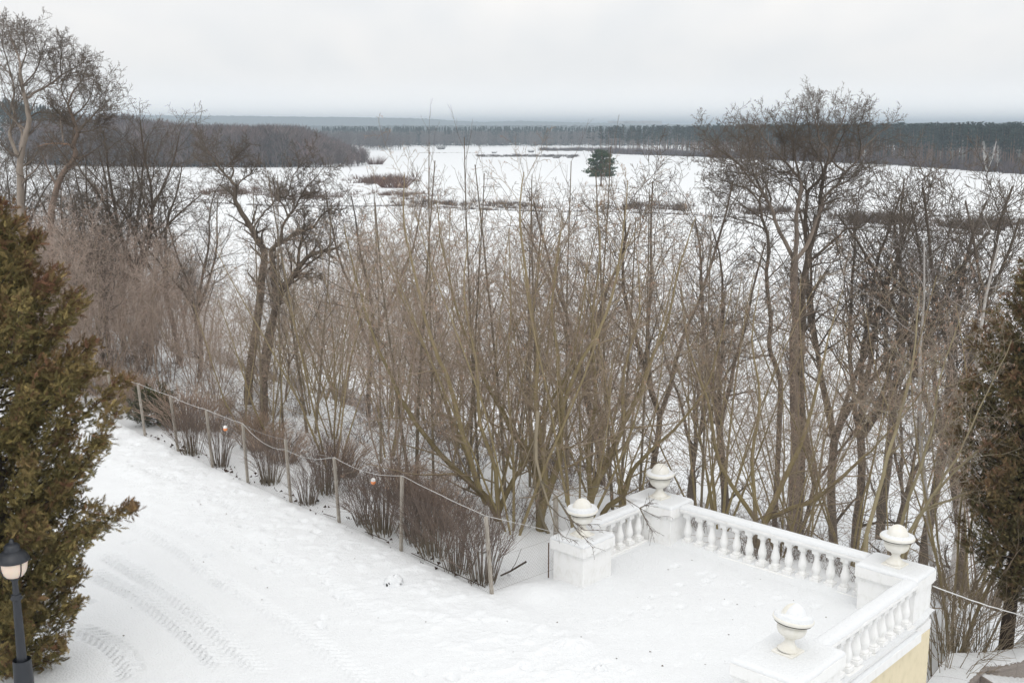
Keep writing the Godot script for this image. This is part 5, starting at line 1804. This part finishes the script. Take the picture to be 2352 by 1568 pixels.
func thicket() -> void:
	heroes()
	var maples := [clump(MAPLE, 5, 8.0, 0.46, 0.036, 301), clump(MAPLE, 4, 8.0, 0.4, 0.04, 302), clump(MAPLE, 6, 8.0, 0.52, 0.033, 303), clump(MAPLE, 3, 8.0, 0.36, 0.042, 304), clump(MAPLE, 5, 8.0, 0.6, 0.036, 305)]
	var stems := ["five-stemmed olive maple", "four-stemmed olive maple", "six-stemmed fanning maple", "three-stemmed olive maple", "wide five-stemmed maple"]
	var brush := [clump(BRUSH, 7, 7.0, 0.3, 0.02, 311), clump(BRUSH, 6, 7.0, 0.36, 0.022, 312), clump(BRUSH, 8, 7.0, 0.25, 0.019, 313), clump(BRUSH, 5, 7.0, 0.3, 0.022, 314)]
	var bwords := ["grey seven-stemmed sapling clump", "grey six-stemmed sapling clump", "grey eight-stemmed sapling clump", "grey five-stemmed sapling clump"]
	var darks := [dark_tree(9.5, 321, 3, 0.12), dark_tree(9.5, 322, 4, 0.125), dark_tree(9.5, 323, 3, 0.1), dark_tree(9.5, 324, 5, 0.12)]
	var dwords := ["dark trunked three-forked tree", "dark trunked four-forked tree", "slim dark three-forked tree", "dark trunked five-forked tree"]
	var tops := [[-200, 425], [0, 425], [200, 445], [350, 470], [430, 500], [480, 590], [600, 610], [700, 500], [790, 455], [880, 425], [1000, 395], [1100, 380], [1250, 395], [1400, 430], [1600, 450], [1660, 540], [1740, 620], [1850, 580], [1950, 500], [2050, 450], [2200, 425], [2352, 400], [2500, 400]]
	rng.seed = 5150
	var todo := []
	for q0 in [2.4, 4.3, 6.6, 9.4, 12.8, 17.0, 22.0, 28.0]:
		var p := -16.0
		while p < 62.0:
			p += (2.5 + 0.12 * q0) * rng.randf_range(0.7, 1.3)
			var q: float = q0 + rng.randf_range(-0.9, 0.9) * (0.5 + q0 * 0.06)
			var w := fen(p, q)
			var px := px_of(w)
			if -w.z > 78.0 or -w.z < 18.0 or px < -150.0 or px > 2480.0 or not free_ground(w):
				continue
			if px > 2120.0 and q < 9.5:
				continue
			todo.append([w, px, q, p])
	for e in todo:
		var w: Vector3 = e[0]
		var px: float = e[1]
		var q: float = e[2]
		w.y = ground(w.x, w.z)
		var d := -w.z
		var back := rng.randf_range(-15.0, 95.0) + maxf(0.0, q - 9.0) * 3.0
		var h: float = EYE - (table(tops, px) + back - HORIZON) / FOCAL * d - w.y
		h = clampf(h, 3.2, 10.5)
		var r := rng.randf()
		var kind := 0
		if px < 520:
			kind = 1 if r < 0.62 else (2 if r < 0.76 else 0)
		elif px < 1700:
			kind = 1 if r < 0.1 else (2 if r < 0.26 and q > 5.5 else 0)
		else:
			kind = 1 if r < 0.12 else (2 if r < 0.44 and q > 6.5 else 0)
		var turn := rng.randf() * TAU
		var i := rng.randi() % 4
		if kind == 0:
			i = rng.randi() % 5
			var k := h / tall(maples[i])
			place(maples[i], "maple_sapling", unique([stems[i]], px, q, h), "sapling", "maple saplings of the thicket", w, turn, Vector3(lerpf(1, k, 0.7), k, lerpf(1, k, 0.7)))
		elif kind == 1:
			var k := h / tall(brush[i])
			place(brush[i], "brush_sapling", unique([bwords[i]], px, q, h), "sapling", "grey sapling clumps of the thicket", w, turn, Vector3(lerpf(1, k, 0.7), k, lerpf(1, k, 0.7)))
		else:
			var k := maxf(h, 5.0) / tall(darks[i])
			place(darks[i], "dark_tree", unique([dwords[i]], px, q, h), "tree", "dark trees of the thicket", w, turn, Vector3(k, k, k))
	# the pale brush that closes the view under the old trees by the cedar
	for i in 22:
		var px := lerpf(-60.0, 400.0, (i + rng.randf()) / 22.0)
		var d := rng.randf_range(33.0, 47.0)
		var w := at(px, 600, d)
		w.y = ground(w.x, w.z)
		var h: float = EYE - (rng.randf_range(425.0, 500.0) + maxf(0.0, px - 250.0) * 0.3 - HORIZON) / FOCAL * d - w.y
		var v := i % 4
		var k: float = clampf(h, 3.0, 10.5) / tall(brush[v])
		var q := (Vector2(w.x, w.z) - CORNER).dot(BEYOND)
		place(brush[v], "brush_sapling", unique([bwords[v]], px, q, h), "sapling", "grey sapling clumps of the thicket", w, rng.randf() * TAU, Vector3(k, k, k))
	# dark trees that the photograph shows one by one: [x, where its top is, distance, which, wording]
	for e in [[20, 300, 50.0, 3, "dark twiggy tree behind the pale barked tree's trunk"], [95, 335, 52.0, 1, "dark bushy tree between the pale tree and the twisted tree"], [165, 345, 50.0, 3, "dark bushy tree just behind the twisted tree's bend"], [330, 245, 44.0, 3, "dense dark crowned tree standing clear above the thicket near the cedar"], [275, 320, 47.0, 1, "dark bushy tree between the twisted tree and the dense crowned tree"], [400, 330, 46.0, 0, "dark tree leaning out from the dense crowned tree over the fields"], [440, 420, 42.0, 1, "low dark branching tree below the dense crowned tree"], [240, 400, 42.0, 3, "dark tangled tree at the twisted tree's foot"], [840, 395, 40.0, 2, "dark slender tree lit against the white plain near the grove's end"], [1500, 350, 36.0, 2, "dark tree with an open crown just short of the lone green pine"], [1395, 440, 40.0, 0, "dark bare tree before the lone green pine"], [1960, 420, 46.0, 1, "dark bare tree just outside the tall spreading tree's crown"], [2010, 395, 48.0, 3, "straight dark tree second out from the tall spreading tree"], [2065, 400, 52.0, 0, "thin topped dark tree third out from the tall spreading tree"], [2170, 385, 46.0, 1, "reddish topped dark tree above the dark conifer"], [2275, 400, 44.0, 0, "dark tree with a leaning fork over the dark conifer"], [2345, 375, 40.0, 2, "dark trunk at the frame's edge over the dark conifer"], [1690, 480, 44.0, 1, "small dark tree between the far corner urn and the slim crooked tree"]]:
		var w := at(e[0], 600, e[2])
		w.y = ground(w.x, w.z)
		var h: float = EYE - (e[1] - HORIZON) / FOCAL * e[2] - w.y
		var k: float = 1.08 * h / tall(darks[e[3]])
		place(darks[e[3]], "dark_tree", e[4], "tree", "dark trees standing above the thicket", w, e[0] * 0.7, Vector3(k, k, k))
	# tall whips
	var whips := [clump(WHIP, 1, 10.0, 0.02, 0.05, 331), clump(WHIP, 1, 10.0, 0.05, 0.045, 332), clump(WHIP, 2, 10.0, 0.12, 0.045, 333)]
	for e in [[1008, 225, 26.0, 0, "tallest thin whip of the thicket, its tip above the horizon hills"], [1115, 240, 27.0, 1, "second tallest whip, a candelabra of shoots near its tip"], [1302, 272, 27.5, 0, "straight whip rising to the skyline just short of the lone pine"], [1340, 262, 29.0, 1, "leaning whip whose tip touches the skyline beside the lone pine"], [955, 320, 27.0, 2, "paired whips beside the tallest thin whip"], [1070, 330, 27.5, 1, "thin whip between the two tallest whips"], [1165, 325, 28.0, 2, "paired whips next to the candelabra whip"], [1220, 310, 29.0, 0, "upright whip before the plain's hedge line"], [1255, 345, 27.0, 1, "short whip before the plain's hedge line"], [1420, 345, 28.0, 2, "paired whips just past the lone pine"], [660, 345, 31.0, 1, "pale whip crossing the brown grove's middle"], [600, 360, 32.0, 0, "thin whip before the brown grove behind the crooked black tree"], [870, 360, 30.0, 0, "whip before the brown grove's outer end"], [720, 350, 33.0, 2, "paired whips before the brown grove"], [1460, 360, 30.0, 1, "single whip between the lone pine and the open crowned dark tree"], [1600, 380, 29.0, 0, "whip before the middle of the pine forest"]]:
		var w := at(e[0] + (e[0] - 1176) * 0.02, 900, e[2])
		w.y = ground(w.x, w.z)
		var h: float = EYE - (e[1] - HORIZON) / FOCAL * e[2] - w.y
		place(whips[e[3]], "sapling_whip", e[4], "sapling", "tall whips over the thicket", w, e[0] * 1.3, Vector3(1, h / tall(whips[e[3]]), 1))
	# a small white birch at the far side
	var bw := MAPLE.duplicate()
	bw.cols = [Color(0.5, 0.48, 0.46), Color(0.4, 0.38, 0.36), Color(0.3, 0.28, 0.26), Color(0.22, 0.19, 0.18)]
	bw.seeds = 0.0
	var birch := clump(bw, 2, 8.0, 0.3, 0.07, 341)
	var bp := at(2225, 640, 36.0)
	bp.y = ground(bp.x, bp.z)
	place(birch, "white_birch", "crooked white birch among the dark trees above the dark conifer", "birch", "", bp, 0.4, Vector3.ONE * (EYE - (470 - HORIZON) / FOCAL * 36.0 - bp.y) / 8.0)
	shrubs()

func shrubs() -> void:
	var spirea := [shrub(351, 140, 1.25, 1.05, Color(0.42, 0.32, 0.245), Color(0.2, 0.16, 0.13), 4), shrub(352, 125, 1.2, 1.2, Color(0.44, 0.335, 0.26), Color(0.2, 0.16, 0.13), 4)]
	var rasp := [shrub(353, 75, 1.55, 0.95, Color(0.2, 0.155, 0.13), Color(0.2, 0.17, 0.11), 5), shrub(354, 60, 1.45, 0.85, Color(0.2, 0.155, 0.13), Color(0.18, 0.15, 0.11), 5), shrub(355, 34, 1.5, 1.5, Color(0.27, 0.22, 0.16), Color(0.22, 0.185, 0.12), 6)]
	rng.seed = 77
	var list := [[1108, 1338, 1, 1.0, 1.12, "upright olive stemmed bush tight in the fence's corner"], [1050, 1310, 1, 1.0, 1.1, "upright dark stemmed bush second from the fence's corner"], [1000, 1275, 0, 1.0, 1.1, "upright bush of dark stems midway along the last fence bay"], [965, 1250, 1, 0.9, 1.0, "upright bush just past the second fence post"], [880, 1222, 0, 1.0, 1.05, "upright dark bush under the orange bulb before the second post"], [840, 1205, 1, 0.75, 0.85, "thin edge bush under the cable beside the orange bulb"], [938, 1230, 1, 0.8, 0.95, "small upright bush touching the second fence post"], [706, 1158, 1, 0.75, 0.7, "stubby dark bush behind the wire between fourth and third posts"], [745, 1130, 0, 0.9, 1.0, "spreading bare bush behind the third fence post"], [618, 1108, 0, 0.75, 0.9, "thin stemmed bush between the fifth and fourth posts"], [505, 1072, 1, 0.8, 1.0, "dark upright bush under the bulb beside the sixth post"], [440, 1045, 0, 0.8, 1.1, "bunched dark stems between the seventh and sixth posts"]]
	for e in list:
		var w := on(e[0], e[1], 0.02)
		place(rasp[e[2]], "upright_bush", e[5], "bush", "upright bushes behind the wire fence", w, e[0], Vector3(e[3], e[4], e[3]))
	var domes := [[1010, 1215, 1.0, "brown dome shrub behind the last fence bay"], [930, 1150, 1.1, "brown dome shrub rising behind the second fence post"], [790, 1095, 1.0, "brown dome shrub behind the third post's top"], [655, 1060, 1.0, "brown dome shrub behind the fourth post"], [590, 1030, 1.1, "brown dome shrub behind the fifth post"], [425, 985, 1.35, "broad brown dome shrub behind the seventh post"], [315, 945, 1.2, "brown dome shrub behind the eighth post"], [265, 925, 1.2, "brown dome shrub behind the ninth post beside the cedar"], [215, 905, 1.2, "brown dome shrub just clear of the cedar"], [480, 985, 1.1, "brown dome shrub behind the sixth post"]]
	for i in domes.size():
		var e: Array = domes[i]
		var w := on(e[0], e[1], 0.0)
		w.y = ground(w.x, w.z)
		place(spirea[i % 2], "brown_shrub", e[3], "shrub", "brown shrubs behind the wire fence", w, i * 2.1, Vector3(e[2] * 0.95, e[2] * 0.82, e[2] * 0.95))
	var yard := [[2165, 1545, 2, 1.25, "tangled bare bush growing beside the cream wall's corner"], [2215, 1500, 2, 1.3, "arching bare bush before the thick conifer trunk"], [2180, 1480, 2, 1.2, "bare bush rising behind the corner pier under the cable"], [2260, 1490, 2, 1.0, "bare bush between the two conifer trunks"]]
	for e in yard:
		var w := on(e[0], e[1], LOWER)
		place(rasp[e[2]], "yard_bush", e[4], "bush", "bushes in the lower yard", w, e[0], Vector3(e[3], e[3] * 1.1, e[3]))
	# the undergrowth that fills the bank
	rng.seed = 88
	var where := []
	var tint := []
	var g := Geo.new()
	for i in 26:
		var a := rng.randf() * TAU
		var d := Vector3(cos(a) * rng.randf_range(0.1, 0.9), 1, sin(a) * rng.randf_range(0.1, 0.9)).normalized()
		var l := rng.randf_range(0.6, 1.5)
		var p0 := Vector3(rng.randf_range(-0.3, 0.3), -0.05, rng.randf_range(-0.3, 0.3))
		var p1 := p0 + d * l * 0.5
		var p2 := p1 + (d + Vector3(rng.randf_range(-0.5, 0.5), 0, rng.randf_range(-0.5, 0.5))).normalized() * l * 0.5
		var c := shade(Color(1, 1, 1), 0.3)
		g.tube(PackedVector3Array([p0, p1, p2]), 0.005, 0.0025, 3, c, c)
		for k in 3:
			var s := p1.lerp(p2, rng.randf_range(-0.6, 0.8))
			g.tube(PackedVector3Array([s, s + Vector3(rng.randf_range(-1, 1), rng.randf_range(-0.1, 1), rng.randf_range(-1, 1)) * 0.3]), 0.004, 0.0025, 3, c, c)
	while where.size() < 260:
		var w := fen(rng.randf_range(-14.0, 48.0), 1.2 + 22.0 * pow(rng.randf(), 1.3))
		var px := px_of(w)
		if px < -150.0 or px > 2480.0 or not free_ground(w) or (px > 2130.0 and w.z > -25.5):
			continue
		where.append(Transform3D(Basis(Vector3.UP, rng.randf() * TAU).scaled(Vector3.ONE * rng.randf_range(0.7, 1.5)), Vector3(w.x, ground(w.x, w.z), w.z)))
		var c := rng.randf_range(0.7, 1.2)
		tint.append(Color(0.22 * c, 0.178 * c, 0.15 * c))
	tag(many("undergrowth", g.mesh(), M.bark, where, tint), "tangle of thin brown stems filling the snowy bank under the trees", "undergrowth")

# ---------------------------------------------------------------- small things on the snow

func litter() -> void:
	rng.seed = 99
	var g := Geo.new()
	g.tri(Vector3(-0.02, 0.004, 0), Vector3(0.022, 0.006, 0.012), Vector3(0.004, 0.018, -0.022), Color.WHITE)
	g.tri(Vector3(-0.02, 0.004, 0), Vector3(0.004, 0.012, 0.02), Vector3(0.022, 0.006, 0.012), Color.WHITE)
	var where := []
	var tint := []
	for i in 110:
		var w := fen(rng.randf_range(-7.0, 17.0), rng.randf_range(-8.5, 0.3)) if i < 80 else ter(rng.randf_range(-2.5, 3.0), rng.randf_range(0.2, 5.0))
		where.append(Transform3D(Basis(Vector3.UP, rng.randf() * TAU).scaled(Vector3.ONE * rng.randf_range(0.35, 1.1)), w + Vector3(0, micro(w.x, w.z) + 0.01, 0)))
		var c := rng.randf_range(0.5, 1.2)
		tint.append(Color(0.12 * c, 0.075 * c, 0.05 * c))
	for i in 120:      # curled dead leaves along the wire
		var w := fen(rng.randf_range(0.3, 15.5), rng.randf_range(-0.1, 0.5))
		where.append(Transform3D(Basis.from_euler(Vector3(rng.randf(), rng.randf() * TAU, rng.randf())).scaled(Vector3.ONE * rng.randf_range(0.9, 2.8)), w + Vector3(0, 0.07, 0)))
		var c := rng.randf_range(0.4, 1.0)
		tint.append(Color(0.075 * c, 0.048 * c, 0.036 * c))
	tag(many("dead_leaves", g.mesh(), M.bark, where, tint), "dark specks of dead leaves scattered over the snow", "leaves")
	# a thrown up ball of snow on the drive
	g = Geo.new()
	var pts := PackedVector3Array()
	for r in 15:
		for k in 29:
			var a := TAU * k / 28.0
			var b := PI * 0.62 * r / 14.0
			var d := Vector3(sin(b) * cos(a), cos(b), sin(b) * sin(a))
			pts.append(d * 0.2 * (1.0 + 0.22 * n_mid.get_noise_3d(d.x * 1.2, d.y * 1.2, d.z * 1.2)) + Vector3(0, 0.07, 0))
	g.sheet(15, 29, pts, Color.WHITE)
	var o := obj("snow_lump", g, M.snow)
	o.position = on(905, 1350)
	tag(o, "rounded lump of snow lying on the drive before the last fence bay", "snow lump")
	o = obj("snow_lump", g.mesh(), M.snow)
	o.position = ter(-2.45, 2.4, -0.03)
	o.scale = Vector3(0.7, 0.6, 0.7)
	tag(o, "smaller snow lump on the open edge of the terrace", "snow lump")
	# the fallen branch in the corner behind the wire
	g = Geo.new()
	var w := on(1150, 1322, 0.1)
	var col := Color(0.07, 0.055, 0.045)
	g.tube(PackedVector3Array([Vector3(0, 0, 0), Vector3(0.2, 0.05, -0.12), Vector3(0.36, 0.12, -0.2), Vector3(0.52, 0.18, -0.3)]), 0.018, 0.022, 6, col, col, true)
	g.tube(PackedVector3Array([Vector3(0.2, 0.05, -0.12), Vector3(0.3, 0.22, -0.1), Vector3(0.42, 0.5, -0.2)]), 0.008, 0.004, 4, col, col)
	o = obj("fallen_branch", g, M.bark)
	o.position = w
	tag(o, "dark broken branch lying on the snow behind the fence's corner", "branch")
